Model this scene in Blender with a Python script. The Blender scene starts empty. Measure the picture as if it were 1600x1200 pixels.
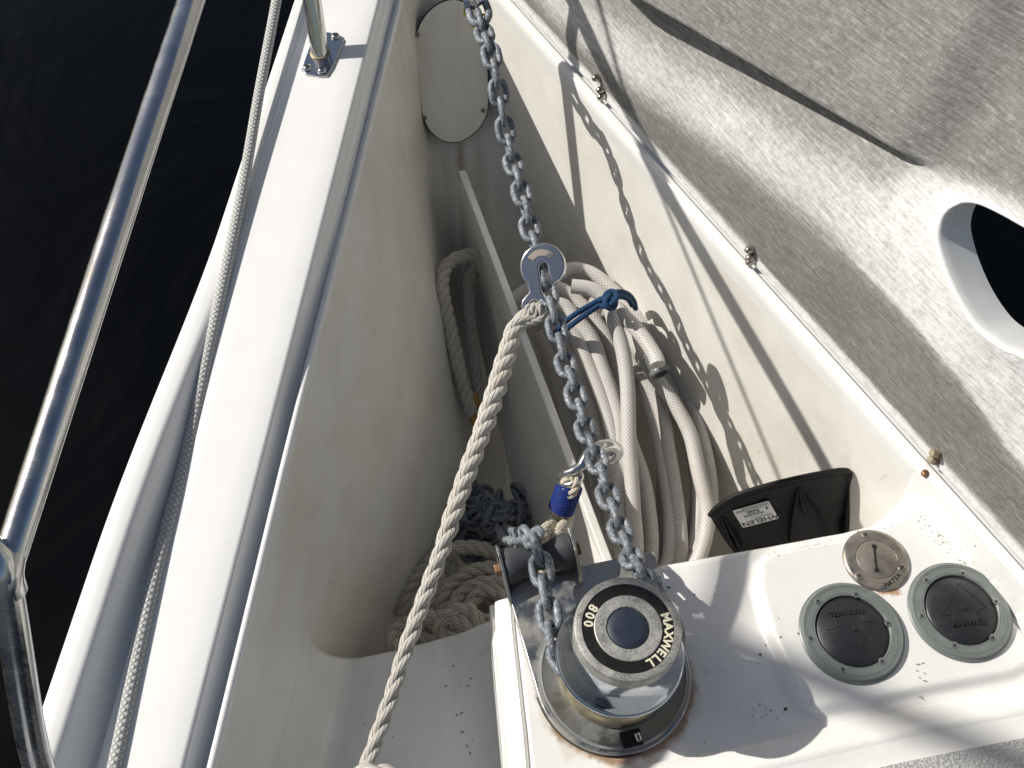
import bpy, bmesh, math, random
import numpy as np
from mathutils import Vector, Matrix, Quaternion
rnd = random.Random(7)
sc = bpy.context.scene
COL = sc.collection

# ------------------------------------------------------------------ camera
CH = 1.0756520813
R0 = np.array([[0.99794, -0.06409, 0.0], [-0.05392, -0.83959, 0.54054], [-0.03464, -0.53943, -0.84132]])  # world <- (right, down, forward)
cam_d = bpy.data.cameras.new('camera'); cam = bpy.data.objects.new('camera', cam_d); COL.objects.link(cam)
cam_d.sensor_fit = 'HORIZONTAL'; cam_d.sensor_width = 36.0; cam_d.lens = 36.0 * 1700.0 / 1600.0
cam_d.clip_start = 0.02; cam_d.clip_end = 600.0
mw = Matrix.Identity(4)
for i in range(3):
    mw[i][0] = R0[i, 0]; mw[i][1] = -R0[i, 1]; mw[i][2] = -R0[i, 2]
mw[2][3] = CH
cam.matrix_world = mw
sc.camera = cam

# ------------------------------------------------------------------ light
SUN_EL, SUN_AZ = math.radians(41.0), math.radians(-17.5)       # azimuth of the travel direction of the light
LDIR = Vector((math.cos(SUN_EL) * math.cos(SUN_AZ), math.cos(SUN_EL) * math.sin(SUN_AZ), -math.sin(SUN_EL)))
w = bpy.data.worlds.new('World'); sc.world = w; w.use_nodes = True
nt = w.node_tree; nt.nodes.clear()
sky = nt.nodes.new('ShaderNodeTexSky'); sky.sky_type = 'NISHITA'; sky.sun_disc = False
sky.sun_elevation = SUN_EL; sky.sun_rotation = math.atan2(-LDIR.x, -LDIR.y)
sky.air_density = 1.0; sky.dust_density = 2.0; sky.ozone_density = 0.3
bg = nt.nodes.new('ShaderNodeBackground'); bg.inputs[1].default_value = 0.064
wo = nt.nodes.new('ShaderNodeOutputWorld')
nt.links.new(sky.outputs[0], bg.inputs[0]); nt.links.new(bg.outputs[0], wo.inputs[0])
sl = bpy.data.lights.new('sun', 'SUN'); sl.energy = 4.8; sl.angle = math.radians(0.55); sl.color = (1.0, 0.955, 0.88)
sun = bpy.data.objects.new('sun', sl); COL.objects.link(sun)
sun.rotation_mode = 'QUATERNION'; sun.rotation_quaternion = LDIR.to_track_quat('-Z', 'Y'); sun.location = (-4, 2, 4)
sc.cycles.diffuse_bounces = 8; sc.cycles.max_bounces = 14
sc.view_settings.view_transform = 'Standard'; sc.view_settings.look = 'None'
sc.view_settings.exposure = 0.0; sc.view_settings.gamma = 1.0; sc.view_settings.use_curve_mapping = False

# ------------------------------------------------------------------ helpers: surveying
def ray(px, py):
    return R0 @ np.array([(px - 800) / 1700.0, (py - 600) / 1700.0, 1.0])
CP = np.array([0, 0, CH])
def P(px, py, z=0.0):                     # point at height z seen at px, py of the 1600 px photograph
    d = ray(px, py); return CP + d * ((z - CH) / d[2])
def PL(px, py, o, n):                     # point on the plane (o, n)
    d = ray(px, py); o = np.asarray(o, float); n = np.asarray(n, float)
    return CP + d * (np.dot(o - CP, n) / np.dot(d, n))
def PD(px, py, dep):                      # point at a depth along the view axis
    return CP + ray(px, py) * dep
def unit(v):
    v = np.asarray(v, float); return v / np.linalg.norm(v)
def sstep(x, a=0.0, b=1.0):
    t = np.clip((x - a) / (b - a), 0, 1); return t * t * (3 - 2 * t)
def lerp(a, b, t): return a + (b - a) * t

# ------------------------------------------------------------------ helpers: objects
def mesh(name, v, f, smooth=True, angle=40, uv=None):
    me = bpy.data.meshes.new(name)
    me.from_pydata([tuple(map(float, p)) for p in v], [], f)
    if uv is not None:
        l = me.uv_layers.new(name='UVMap')
        flat = np.array([uv_ for fuv in uv for uv_ in fuv], dtype=np.float32).ravel()
        l.data.foreach_set('uv', flat)
    if smooth:
        me.shade_smooth()
        if angle < 180: me.set_sharp_from_angle(angle=math.radians(angle))
    me.update()
    return me
def obj(name, me, m=None, parent=None, loc=None):
    o = bpy.data.objects.new(name, me); COL.objects.link(o)
    if m is not None and not me.materials: me.materials.append(m)
    if parent is not None:
        o.parent = parent
        r = parent
        off = Vector((0, 0, 0))
        while r is not None:
            off += r.location; r = r.parent
        o.location = -off if loc is None else Vector(loc) - off
    elif loc is not None: o.location = loc
    return o
def tag(o, label, cat, group=None):
    o['label'] = label; o['category'] = cat
    if group: o['group'] = group
    return o
def thing(name, label, cat, loc, group=None):
    o = bpy.data.objects.new(name, None); COL.objects.link(o); o.location = Vector([float(c) for c in loc])
    o.empty_display_size = 0.02
    return tag(o, label, cat, group)
def struct(o): o['kind'] = 'structure'; return o
def bev(o, w_, seg=2, ang=40):
    b = o.modifiers.new('bevel', 'BEVEL'); b.width = w_; b.segments = seg; b.limit_method = 'ANGLE'; b.angle_limit = math.radians(ang); b.harden_normals = False
    return o

def grid(rows, closed_u=False, closed_v=False):
    nr, nc = len(rows), len(rows[0])
    v = [p for r in rows for p in r]; f = []
    for i in range(nr if closed_v else nr - 1):
        for j in range(nc if closed_u else nc - 1):
            a = i * nc + j; b = i * nc + (j + 1) % nc; c = ((i + 1) % nr) * nc + (j + 1) % nc; d = ((i + 1) % nr) * nc + j
            f.append((a, b, c, d))
    return v, f
def catmull(pts, step, closed=False):
    p = np.array([np.asarray(q, float) for q in pts]); n = len(p); out = []
    rng = range(n if closed else n - 1)
    for i in rng:
        if closed: a, b, c, d = p[(i - 1) % n], p[i], p[(i + 1) % n], p[(i + 2) % n]
        else: a, b, c, d = p[max(i - 1, 0)], p[i], p[i + 1], p[min(i + 2, n - 1)]
        if not closed and i == 0: a = 2 * b - c
        if not closed and i == n - 2: d = 2 * c - b
        k = max(2, int(np.linalg.norm(c - b) / step * 2))
        for s in range(k):
            t = s / k
            out.append(0.5 * ((2 * b) + (-a + c) * t + (2 * a - 5 * b + 4 * c - d) * t * t + (-a + 3 * b - 3 * c + d) * t ** 3))
    if not closed: out.append(p[-1])
    out = np.array(out)
    if closed: out = np.vstack([out, out[:1]])
    s = np.r_[0, np.cumsum(np.linalg.norm(np.diff(out, axis=0), axis=1))]
    m = max(3, int(round(s[-1] / step)) + 1)
    q = np.linspace(0, s[-1], m)
    return np.c_[np.interp(q, s, out[:, 0]), np.interp(q, s, out[:, 1]), np.interp(q, s, out[:, 2])], q
def frames(c):
    T = np.gradient(c, axis=0); T /= np.linalg.norm(T, axis=1)[:, None] + 1e-12
    N = np.zeros_like(T); a = np.array([0, 0, 1.0]) if abs(T[0][2]) < .9 else np.array([1.0, 0, 0])
    N[0] = unit(np.cross(np.cross(T[0], a), T[0]))
    for i in range(1, len(c)):
        v = N[i - 1] - T[i] * np.dot(N[i - 1], T[i]); N[i] = v / (np.linalg.norm(v) + 1e-12)
    return T, N, np.cross(T, N)
def sweep(c, q, rad, seg=12, cap=True, rx=None):
    """tube along c; rad scalar or array; returns v, f, uv (u = metres, v = turns)"""
    T, N, B = frames(c); n = len(c)
    rad = np.full(n, rad) if np.isscalar(rad) else np.asarray(rad)
    an = np.arange(seg) * 2 * np.pi / seg
    v = []
    for i in range(n):
        for a in an: v.append(c[i] + rad[i] * (np.cos(a) * N[i] + np.sin(a) * B[i] * (1 if rx is None else rx)))
    f, uv = [], []
    for i in range(n - 1):
        for j in range(seg):
            f.append((i * seg + j, i * seg + (j + 1) % seg, (i + 1) * seg + (j + 1) % seg, (i + 1) * seg + j))
            uv.append(((q[i], j / seg), (q[i], (j + 1) / seg), (q[i + 1], (j + 1) / seg), (q[i + 1], j / seg)))
    if cap:
        f.append(tuple(range(seg))[::-1]); uv.append([(q[0], 0)] * seg)
        f.append(tuple((n - 1) * seg + j for j in range(seg))); uv.append([(q[-1], 0)] * seg)
    return v, f, uv
class Bag:
    def __init__(s): s.v = []; s.f = []; s.uv = []
    def add(s, v, f, uv=None):
        k = len(s.v); s.v += list(v); s.f += [tuple(i + k for i in q) for q in f]
        s.uv += uv if uv is not None else [[(0, 0)] * len(q) for q in f]
    def mesh(s, name, smooth=True, angle=60): return mesh(name, s.v, s.f, smooth, angle, s.uv)
def tube(name, pts, r, m, parent=None, seg=14, step=0.008, closed=False, cap=True, rx=None):
    c, q = catmull(pts, step, closed)
    rr = r if np.isscalar(r) else np.interp(q / q[-1], np.linspace(0, 1, len(r)), r)
    v, f, uv = sweep(c, q, rr, seg, cap, rx)
    return obj(name, mesh(name, v, f, True, 60, uv), m, parent)
def rope_bag(pts, R, lay=None, step=0.0045, seg=8, closed=False, n=3, bag=None, fuzz=0.0):
    c, q = catmull(pts, step, closed)
    T, N, B = frames(c)
    Ra = np.full(len(c), R) if np.isscalar(R) else np.interp(q / q[-1], np.linspace(0, 1, len(R)), R)
    Rm = float(np.mean(Ra)); lay = lay or Rm * 5.6
    bag = bag or Bag()
    # low frequency unevenness
    un = 1 + fuzz * np.sin(q * 61 + 1.3) * np.sin(q * 23 + .4)
    for k in range(n):
        a = q / lay * 2 * np.pi + k * 2 * np.pi / n
        off = (np.cos(a)[:, None] * N + np.sin(a)[:, None] * B) * (Ra * .5 * un)[:, None]
        cc = c + off
        s = np.r_[0, np.cumsum(np.linalg.norm(np.diff(cc, axis=0), axis=1))]
        bag.add(*sweep(cc, s, Ra * .535, seg))
    return bag
def rope(name, pts, R, m, parent=None, **k):
    return obj(name, rope_bag(pts, R, **k).mesh(name, True, 80), m, parent)
def lathe(prof, seg=48, c=(0, 0, 0), frame=None, cap=False):
    """prof: list of (r, z) ; frame 3x3 columns x,y,z axes"""
    F_ = np.eye(3) if frame is None else np.asarray(frame)
    c = np.asarray(c, float); rows = []
    for r, z in prof:
        rows.append([c + F_ @ np.array([r * math.cos(2 * math.pi * i / seg), r * math.sin(2 * math.pi * i / seg), z]) for i in range(seg)])
    v, f = grid(rows, closed_u=True)
    if cap:
        n = len(prof); f = f + [tuple(range(seg))[::-1], tuple((n - 1) * seg + i for i in range(seg))]
    return v, f
def frame_z(zax, xhint=(1, 0, 0)):
    z = unit(zax); x = np.asarray(xhint, float); x = unit(x - z * np.dot(x, z)); y = np.cross(z, x)
    return np.c_[x, y, z]
def box(c, s, F_=None):
    F_ = np.eye(3) if F_ is None else np.asarray(F_); c = np.asarray(c, float)
    v = [c + F_ @ (np.array([x, y, z]) * np.array(s) / 2) for x in (-1, 1) for y in (-1, 1) for z in (-1, 1)]
    f = [(0, 1, 3, 2), (4, 6, 7, 5), (0, 4, 5, 1), (2, 3, 7, 6), (0, 2, 6, 4), (1, 5, 7, 3)]
    return v, f
def prism(outline, z0, z1, c=(0, 0, 0), F_=None):
    F_ = np.eye(3) if F_ is None else np.asarray(F_); c = np.asarray(c, float); n = len(outline)
    v = [c + F_ @ np.array([x, y, z0]) for x, y in outline] + [c + F_ @ np.array([x, y, z1]) for x, y in outline]
    f = [tuple(range(n))[::-1], tuple(range(n, 2 * n))] + [(i, (i + 1) % n, n + (i + 1) % n, n + i) for i in range(n)]
    return v, f
def curve_mesh(name, splines, extrude, bevel, res=2):
    """filled 2D outline with holes, extruded both ways"""
    cu = bpy.data.curves.new(name, 'CURVE'); cu.dimensions = '2D'; cu.fill_mode = 'BOTH'
    for s in splines:
        sp = cu.splines.new('POLY'); sp.points.add(len(s) - 1); sp.use_cyclic_u = True
        for i, (x, y) in enumerate(s): sp.points[i].co = (x, y, 0, 1)
    cu.extrude = extrude; cu.bevel_depth = bevel; cu.bevel_resolution = res
    o = bpy.data.objects.new('tmp', cu); COL.objects.link(o)
    dg = bpy.context.evaluated_depsgraph_get(); dg.update()
    me = bpy.data.meshes.new_from_object(o.evaluated_get(dg))
    bpy.data.objects.remove(o); bpy.data.curves.remove(cu); me.name = name
    return me
def text_mesh(name, body, size, extrude=0.0003, bold=0.0):
    cu = bpy.data.curves.new(name, 'FONT'); cu.body = body; cu.size = size; cu.extrude = extrude; cu.offset = bold
    cu.align_x = 'CENTER'; cu.align_y = 'CENTER'; cu.resolution_u = 3
    o = bpy.data.objects.new('tmp', cu); COL.objects.link(o)
    dg = bpy.context.evaluated_depsgraph_get(); dg.update()
    me = bpy.data.meshes.new_from_object(o.evaluated_get(dg))
    bpy.data.objects.remove(o); bpy.data.curves.remove(cu); me.name = name
    return me
def xform(me, F_, c):
    M4 = Matrix.Identity(4)
    for i in range(3):
        for j in range(3): M4[i][j] = F_[i][j]
        M4[i][3] = c[i]
    me.transform(M4); return me
def join(name, meshes):
    bm = bmesh.new()
    for m_ in meshes: bm.from_mesh(m_)
    me = bpy.data.meshes.new(name); bm.to_mesh(me); bm.free(); return me

# ------------------------------------------------------------------ materials
class NB:
    def __init__(s, name):
        s.m = bpy.data.materials.new(name); s.m.use_nodes = True; s.t = s.m.node_tree
        s.b = s.t.nodes['Principled BSDF']
        s.tc = s.t.nodes.new('ShaderNodeTexCoord')
    def n(s, ty, **kw):
        x = s.t.nodes.new(ty)
        for k, v in kw.items(): setattr(x, k, v)
        return x
    def l(s, a, b): s.t.links.new(a, b)
    def vec(s, scale=(1, 1, 1), rot=(0, 0, 0), src='Object', loc=(0, 0, 0)):
        mp = s.n('ShaderNodeMapping'); mp.inputs['Scale'].default_value = scale; mp.inputs['Rotation'].default_value = rot; mp.inputs['Location'].default_value = loc
        s.l(s.tc.outputs[src], mp.inputs['Vector']); return mp.outputs[0]
    def noise(s, vec, scale, detail=4, rough=.55, dist=0.0):
        x = s.n('ShaderNodeTexNoise'); x.inputs['Scale'].default_value = scale; x.inputs['Detail'].default_value = detail
        x.inputs['Roughness'].default_value = rough; x.inputs['Distortion'].default_value = dist
        s.l(vec, x.inputs['Vector']); return x.outputs['Fac']
    def vor(s, vec, scale, out='Distance', feature='F1', rnd_=1.0):
        x = s.n('ShaderNodeTexVoronoi', feature=feature); x.inputs['Scale'].default_value = scale; x.inputs['Randomness'].default_value = rnd_
        s.l(vec, x.inputs['Vector']); return x.outputs[out]
    def ramp(s, fac, stops):
        r = s.n('ShaderNodeValToRGB'); e = r.color_ramp.elements
        while len(e) < len(stops): e.new(.5)
        for i, (p, c) in enumerate(stops):
            e[i].position = p; e[i].color = (c, c, c, 1) if np.isscalar(c) else (*c, 1)
        s.l(fac, r.inputs[0]); return r.outputs[0]
    def math(s, op, a, b=None, clamp=False):
        x = s.n('ShaderNodeMath', operation=op); x.use_clamp = clamp
        for i, q in enumerate((a, b)):
            if q is None: continue
            if np.isscalar(q): x.inputs[i].default_value = q
            else: s.l(q, x.inputs[i])
        return x.outputs[0]
    def mix(s, fac, a, b, blend='MIX'):
        x = s.n('ShaderNodeMix', data_type='RGBA', blend_type=blend)
        for sk, q in ((x.inputs[0], fac), (x.inputs[6], a), (x.inputs[7], b)):
            if hasattr(q, 'node'): s.l(q, sk)
            elif np.isscalar(q): sk.default_value = q
            else: sk.default_value = (*q, 1)
        return x.outputs[2]
    def bump(s, h, strength=.3, dist=.001, nrm=None):
        x = s.n('ShaderNodeBump'); x.inputs['Strength'].default_value = strength; x.inputs['Distance'].default_value = dist
        s.l(h, x.inputs['Height'])
        if nrm is not None: s.l(nrm, x.inputs['Normal'])
        return x.outputs[0]
    def set(s, **k):
        for a, v in k.items():
            sk = s.b.inputs[{'base': 'Base Color', 'rough': 'Roughness', 'metal': 'Metallic', 'normal': 'Normal', 'spec': 'Specular IOR Level', 'coat': 'Coat Weight', 'coatr': 'Coat Roughness'}[a]]
            if hasattr(v, 'node'): s.l(v, sk)
            elif np.isscalar(v): sk.default_value = v
            else: sk.default_value = (*v, 1)
        return s

def gelcoat(name, col, dirt, dirt_amt=.35, rough=.32, specks=.5, streak=(1, 1, .12), big=6.0, scuff=0.0):
    n = NB(name)
    v = n.vec()
    a = n.noise(v, big, 5, .6)
    st = n.noise(n.vec(streak), 26, 4, .6)
    fac = n.math('MULTIPLY', n.ramp(n.math('MULTIPLY', a, st), [(.17, 0), (.42, 1)]), dirt_amt)
    c = n.mix(fac, col, dirt)
    fine = n.noise(v, 420, 2, .5)
    c = n.mix(n.math('MULTIPLY', n.ramp(fine, [(.45, 0), (.75, 1)]), .10), c, tuple(x * .72 for x in col))
    if specks:
        # sparse tiny specks of grit
        d = n.vor(v, 55)
        cell = n.n('ShaderNodeTexVoronoi'); cell.inputs['Scale'].default_value = 55; n.l(v, cell.inputs['Vector'])
        sep = n.n('ShaderNodeSeparateColor'); n.l(cell.outputs['Color'], sep.inputs[0])
        lim = n.math('MULTIPLY', n.math('GREATER_THAN', sep.outputs[0], .90), n.math('MULTIPLY', sep.outputs[1], .085))
        m_ = n.math('MULTIPLY', n.math('LESS_THAN', d, lim), specks)
        c = n.mix(m_, c, (.09, .075, .055))
    if scuff:
        s1 = n.noise(n.vec((70, 26, 9), (.5, .2, .1)), 1.0, 3, .6, .5); wh = n.ramp(n.noise(n.vec(loc=(7, 3, 2)), 5, 2, .5), [(.5, 0), (.62, 1)])
        c = n.mix(n.math('MULTIPLY', n.math('MULTIPLY', n.ramp(s1, [(.70, 0), (.76, 1)]), wh), scuff), c, (.12, .105, .085))
    n.set(base=c, rough=n.ramp(a, [(.3, rough * .8), (.7, rough * 1.3)]), spec=.5, coat=.15, coatr=.12)
    n.set(normal=n.bump(n.noise(v, 9, 3, .5), .12, .004))
    return n

M = {}
M['gunwale'] = gelcoat('white_gelcoat', (.83, .83, .815), (.66, .65, .62), .22, .33, .25).m
M['wall'] = gelcoat('bounce_tinted_gelcoat', (.785, .772, .725), (.45, .405, .32), .42, .36, .35, (1, .3, .5), 4.0, .6).m  # white gelcoat; the beige of bounced light is put into its colour
def wall_stain():
    n_ = M['wall'].node_tree; b = n_.nodes['Principled BSDF']; src = b.inputs['Base Color'].links[0].from_socket
    class W(NB):
        def __init__(s): s.m = M['wall']; s.t = n_; s.b = b; s.tc = [q for q in n_.nodes if q.type == 'TEX_COORD'][0]
    n = W(); sp = n.n('ShaderNodeSeparateXYZ'); n.l(n.tc.outputs['Object'], sp.inputs[0])
    wob = n.noise(n.vec((1, 1, .4)), 30, 4, .6); fy = n.ramp(sp.outputs[1], [(0, 0), (1, 1)])
    ybow = n.math('MULTIPLY', n.math('SUBTRACT', sp.outputs[1], .95), 3.0, clamp=True)
    for x0, wd, amt in ((-.060, .011, .95), (-.088, .022, .5), (-.03, .016, .45), (-.13, .03, .45)):
        d = n.math('ABSOLUTE', n.math('SUBTRACT', n.math('ADD', sp.outputs[0], n.math('MULTIPLY', wob, .016)), x0 + .008))
        k = n.math('SUBTRACT', 1.0, n.math('DIVIDE', d, wd), clamp=True)
        k = n.math('MULTIPLY', n.math('MULTIPLY', k, ybow), n.math('MULTIPLY', n.ramp(wob, [(.3, .2), (.65, 1)]), amt))
        src = n.mix(k, src, (.36, .27, .16))
    n.l(src, b.inputs['Base Color'])
wall_stain()
M['plate'] = gelcoat('plate_gelcoat', (.80, .77, .68), (.45, .39, .28), .4, .4, .4, (1, .5, .15), 9.0).m
M['board'] = gelcoat('board_paint', (.83, .82, .78), (.50, .44, .34), .3, .4, .5).m
def tray_mat():
    n = gelcoat('tray_gelcoat', (.80, .795, .77), (.60, .56, .48), .26, .3, .85)
    c = n.b.inputs['Base Color'].links[0].from_socket
    def ring(cx, cy, r0, r1, seed, col, c, amt=.9, nscale=28):
        sub = n.n('ShaderNodeVectorMath', operation='DISTANCE'); fl = n.n('ShaderNodeCombineXYZ'); sp = n.n('ShaderNodeSeparateXYZ')
        n.l(n.tc.outputs['Object'], sp.inputs[0]); n.l(sp.outputs[0], fl.inputs[0]); n.l(sp.outputs[1], fl.inputs[1])
        n.l(fl.outputs[0], sub.inputs[0]); sub.inputs[1].default_value = (cx, cy, 0)
        d = sub.outputs['Value']
        no = n.noise(n.vec(loc=(seed, 0, 0)), nscale, 5, .65)
        edge = n.math('ADD', r0, n.math('MULTIPLY', n.ramp(no, [(.38, 0), (.72, 1)]), r1 - r0))
        k = n.math('DIVIDE', n.math('SUBTRACT', edge, d), 0.006, clamp=True)
        return n.mix(n.math('MULTIPLY', k, amt), c, col)
    c = ring(.0845, .333, .0795, .096, 3.1, (.55, .42, .27), c, .35)
    c = ring(.085, .333, .0785, .0885, 9.7, (.27, .13, .045), c, .8, 40)
    wr = P(1385, 915, 0)
    c = ring(wr[0], wr[1], .008, .022, 5.2, (.38, .17, .05), c, .85, 60)
    n.set(base=c)
    return n.m
M['tray'] = tray_mat()
def nonskid_mat():
    n = NB('grey_nonskid'); v = n.vec()
    h = n.ramp(n.noise(v, 330, 3, .6, .4), [(.4, 0), (.62, 1)])
    n.set(base=n.mix(h, (.50, .50, .49), (.60, .60, .585)), rough=.65, normal=n.bump(h, .9, .0016)); return n.m
M['nonskid'] = nonskid_mat()
def water_mat():
    n = NB('dark_water')
    h = n.noise(n.vec((1, 1, 1)), 1.1, 4, .5, .6)
    n.set(base=(.0012, .0016, .002), rough=.06, spec=.13, normal=n.bump(h, .22, .2)); return n.m
M['water'] = water_mat()
def steel(name='polished_steel', base=(.66, .66, .65), r=(.05, .2), dirty=0.0, tint=(.30, .24, .16)):
    n = NB(name); v = n.vec()
    a = n.noise(v, 40, 5, .6); s = n.noise(n.vec((6, 120, 6), (0, 0, .6)), 14, 3, .7)
    fac = n.math('MULTIPLY', n.ramp(a, [(.42, 0), (.68, 1)]), dirty)
    n.set(base=n.mix(fac, base, tint), metal=n.math('SUBTRACT', 1.0, n.math('MULTIPLY', fac, .75)), rough=n.math('ADD', n.ramp(n.math('MULTIPLY', a, s), [(.1, r[0]), (.45, r[1])]), n.math('MULTIPLY', fac, .35)))
    n.set(normal=n.bump(s, .04, .0006)); return n.m
M['steel'] = steel()
M['rail'] = steel('rail_steel', (.66, .66, .66), (.10, .30), .10, (.32, .31, .29))
M['worn_steel'] = steel('worn_steel', (.52, .52, .50), (.16, .46), .55, (.27, .24, .19))
M['dull_plate'] = steel('dull_plate_steel', (.46, .46, .45), (.22, .5), .75, (.30, .28, .24))
M['zinc'] = steel('cast_alloy', (.33, .34, .34), (.32, .55), .7, (.17, .17, .165))
def alloy():
    n = NB('speckled_alloy'); v = n.vec(); a = n.noise(v, 520, 4, .65); b = n.noise(v, 60, 4, .6)
    f = n.math('MULTIPLY', n.math('ADD', a, b), .5)
    n.set(base=n.ramp(f, [(.38, (.21, .205, .185)), (.5, (.40, .395, .365)), (.62, (.56, .55, .50))]), metal=.45, rough=.5, normal=n.bump(a, .2, .0004)); return n.m
M['alloy'] = alloy()
M['chrome'] = steel('drum_chrome', (.44, .47, .52), (.05, .16), .10, (.16, .18, .20))  # dark bluish reflections are put into the base colour
M['bronze'] = steel('worn_bronze', (.42, .37, .26), (.3, .6), .6, (.44, .37, .24))
M['filler'] = steel('tarnished_steel', (.42, .385, .34), (.2, .5), .65, (.15, .12, .09))
M['nut'] = steel('tarnished_nut', (.46, .42, .36), (.16, .36), .55, (.13, .09, .055))
M['bolt'] = steel('rusty_bolt', (.32, .2, .12), (.4, .7), .95, (.16, .075, .03))
def galv():
    n = NB('galvanised_steel'); oi = n.n('ShaderNodeObjectInfo')
    ad = n.n('ShaderNodeVectorMath', operation='ADD'); n.l(n.tc.outputs['Object'], ad.inputs[0])
    cm = n.n('ShaderNodeCombineXYZ'); n.l(oi.outputs['Random'], cm.inputs[0]); n.l(oi.outputs['Random'], cm.inputs[2]); n.l(cm.outputs[0], ad.inputs[1])
    v = ad.outputs[0]
    a = n.noise(v, 190, 4, .7); b = n.noise(v, 430, 3, .6)
    c = n.ramp(a, [(.32, (.085, .102, .125)), (.54, (.18, .203, .232)), (.72, (.39, .405, .415))])
    c = n.mix(n.math('MULTIPLY', n.ramp(b, [(.54, 0), (.66, 1)]), .7), c, (.58, .59, .58))
    n.set(base=c, rough=.62, metal=.25, normal=n.bump(a, .5, .0008)); return n.m
M['galv'] = galv()
def cord(name, col, dark, stain, fibre=(220, 26), bumps=.8, amt=.35):
    n = NB(name); sp = n.n('ShaderNodeSeparateXYZ'); n.l(n.tc.outputs['UV'], sp.inputs[0])
    ph = n.math('ADD', n.math('MULTIPLY', sp.outputs[1], 7.0), n.math('MULTIPLY', sp.outputs[0], 95.0))
    yarn = n.ramp(n.math('ABSOLUTE', n.math('SUBTRACT', n.math('FRACT', ph), .5)), [(.0, 1), (.32, .9), (.5, 0)])
    v = n.vec((fibre[0], fibre[1], 1), (0, 0, .5), 'UV')
    w_ = n.math('MULTIPLY', n.math('ADD', n.noise(v, 3.0, 3, .6), .35), yarn); big = n.noise(n.vec(), 45, 4, .6)
    c = n.mix(n.ramp(w_, [(.3, 0), (.7, 1)]), dark, col)
    c = n.mix(n.math('MULTIPLY', n.ramp(big, [(.5, 0), (.75, 1)]), amt), c, stain)
    n.set(base=c, rough=.85, spec=.25, normal=n.bump(w_, bumps, .0012)); return n.m
M['rope'] = cord('weathered_rope', (.62, .595, .54), (.38, .36, .315), (.48, .38, .28))
M['old_rope'] = cord('grimy_rope', (.66, .61, .52), (.40, .365, .30), (.36, .30, .22))
M['new_rope'] = cord('cream_rope', (.72, .66, .54), (.50, .44, .34), (.5, .4, .28))
def braid(name, c1, c2, fu, fv, rough=.8, bumps=.8, edge=.5, spots=None):
    """two families of diagonal yarns on UV (u metres, v turns)"""
    n = NB(name); sp = n.n('ShaderNodeSeparateXYZ'); n.l(n.tc.outputs['UV'], sp.inputs[0])
    u = n.math('MULTIPLY', sp.outputs[0], fu); vv = n.math('MULTIPLY', sp.outputs[1], fv)
    def tri(x):
        fr = n.math('FRACT', x); return n.math('MULTIPLY', n.math('ABSOLUTE', n.math('SUBTRACT', fr, .5)), 2.0)
    A = tri(n.math('ADD', u, vv)); B = tri(n.math('SUBTRACT', u, vv))
    h = n.math('MULTIPLY', n.ramp(A, [(.0, 0), (edge, 1)]), n.ramp(B, [(.0, 0), (edge, 1)]))
    big = n.noise(n.vec(), 30, 4, .6)
    c = n.mix(h, c2, c1)
    if spots: c = n.mix(n.math('MULTIPLY', n.ramp(big, [(.48, 0), (.7, 1)]), .55), c, spots)
    n.set(base=c, rough=rough, spec=.4, normal=n.bump(h, bumps, .0009)); return n.m
M['braid'] = braid('braided_line', (.60, .60, .575), (.33, .335, .33), 150, 6, .8, .9, .6, (.42, .42, .40))
M['hose'] = braid('reinforced_hose', (.60, .585, .56), (.36, .335, .31), 165, 12, .4, .3, .35, (.47, .41, .36))
M['blue_cord'] = braid('blue_cord', (.012, .075, .19), (.004, .022, .07), 420, 4, .7, .8, .6)
M['whipping'] = braid('blue_whipping', (.012, .06, .46), (.003, .012, .10), 120, 7, .6, 1.0, .9)
def plastic(name, col, rough, sc_=.12, dust=(.25, .25, .24)):
    n = NB(name); v = n.vec(); a = n.noise(v, 38, 5, .65); s = n.noise(n.vec((30, 240, 60), (.4, .2, .7)), 4, 2, .6)
    f = n.math('MULTIPLY', n.math('MAXIMUM', n.ramp(a, [(.5, 0), (.75, 1)]), n.ramp(s, [(.72, 0), (.78, 1)])), sc_)
    n.set(base=n.mix(f, col, dust), rough=n.ramp(a, [(.3, rough * .85), (.7, rough * 1.25)]), normal=n.bump(a, .15, .0008)); return n.m
M['black'] = plastic('black_plastic', (.013, .013, .014), .42, .28)
M['rubber'] = plastic('black_rubber', (.016, .017, .02), .40, .16, (.12, .12, .125))
M['black_tub'] = plastic('scuffed_black_plastic', (.007, .007, .008), .5, .14, (.10, .10, .095))
M['black_tub'].node_tree.nodes['Principled BSDF'].inputs['Specular IOR Level'].default_value = .22
M['roller'] = plastic('grey_black_rubber', (.05, .055, .062), .55, .3, (.2, .2, .2))
M['button'] = plastic('blue_black_button', (.016, .024, .042), .5, .35, (.06, .075, .10))
M['bezel'] = plastic('grey_green_bezel', (.15, .168, .16), .38, .45, (.25, .27, .262))
M['inset'] = plastic('black_inset', (.012, .011, .010), .35, .06)
M['cream_print'] = plastic('cream_print', (.72, .68, .52), .5, .1)
M['paper'] = plastic('white_sticker', (.74, .75, .76), .4, .2, (.5, .5, .5))
M['ink'] = plastic('black_ink', (.02, .02, .025), .6, .02)
M['yellow'] = plastic('yellow_plastic', (.62, .55, .02), .4, .1)
M['amber'] = plastic('amber_thimble', (.42, .235, .03), .5, .2)
M['arrowm'] = plastic('black_rubber_relief', (.014, .014, .016), .55, .1)
M['chip'] = plastic('chipped_gelcoat', (.36, .33, .28), .8, .3)
M['debris'] = plastic('dark_debris', (.035, .03, .025), .8, .2)
M['dark_hole'] = plastic('dark_recess', (.01, .009, .008), .8, .0)

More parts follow.
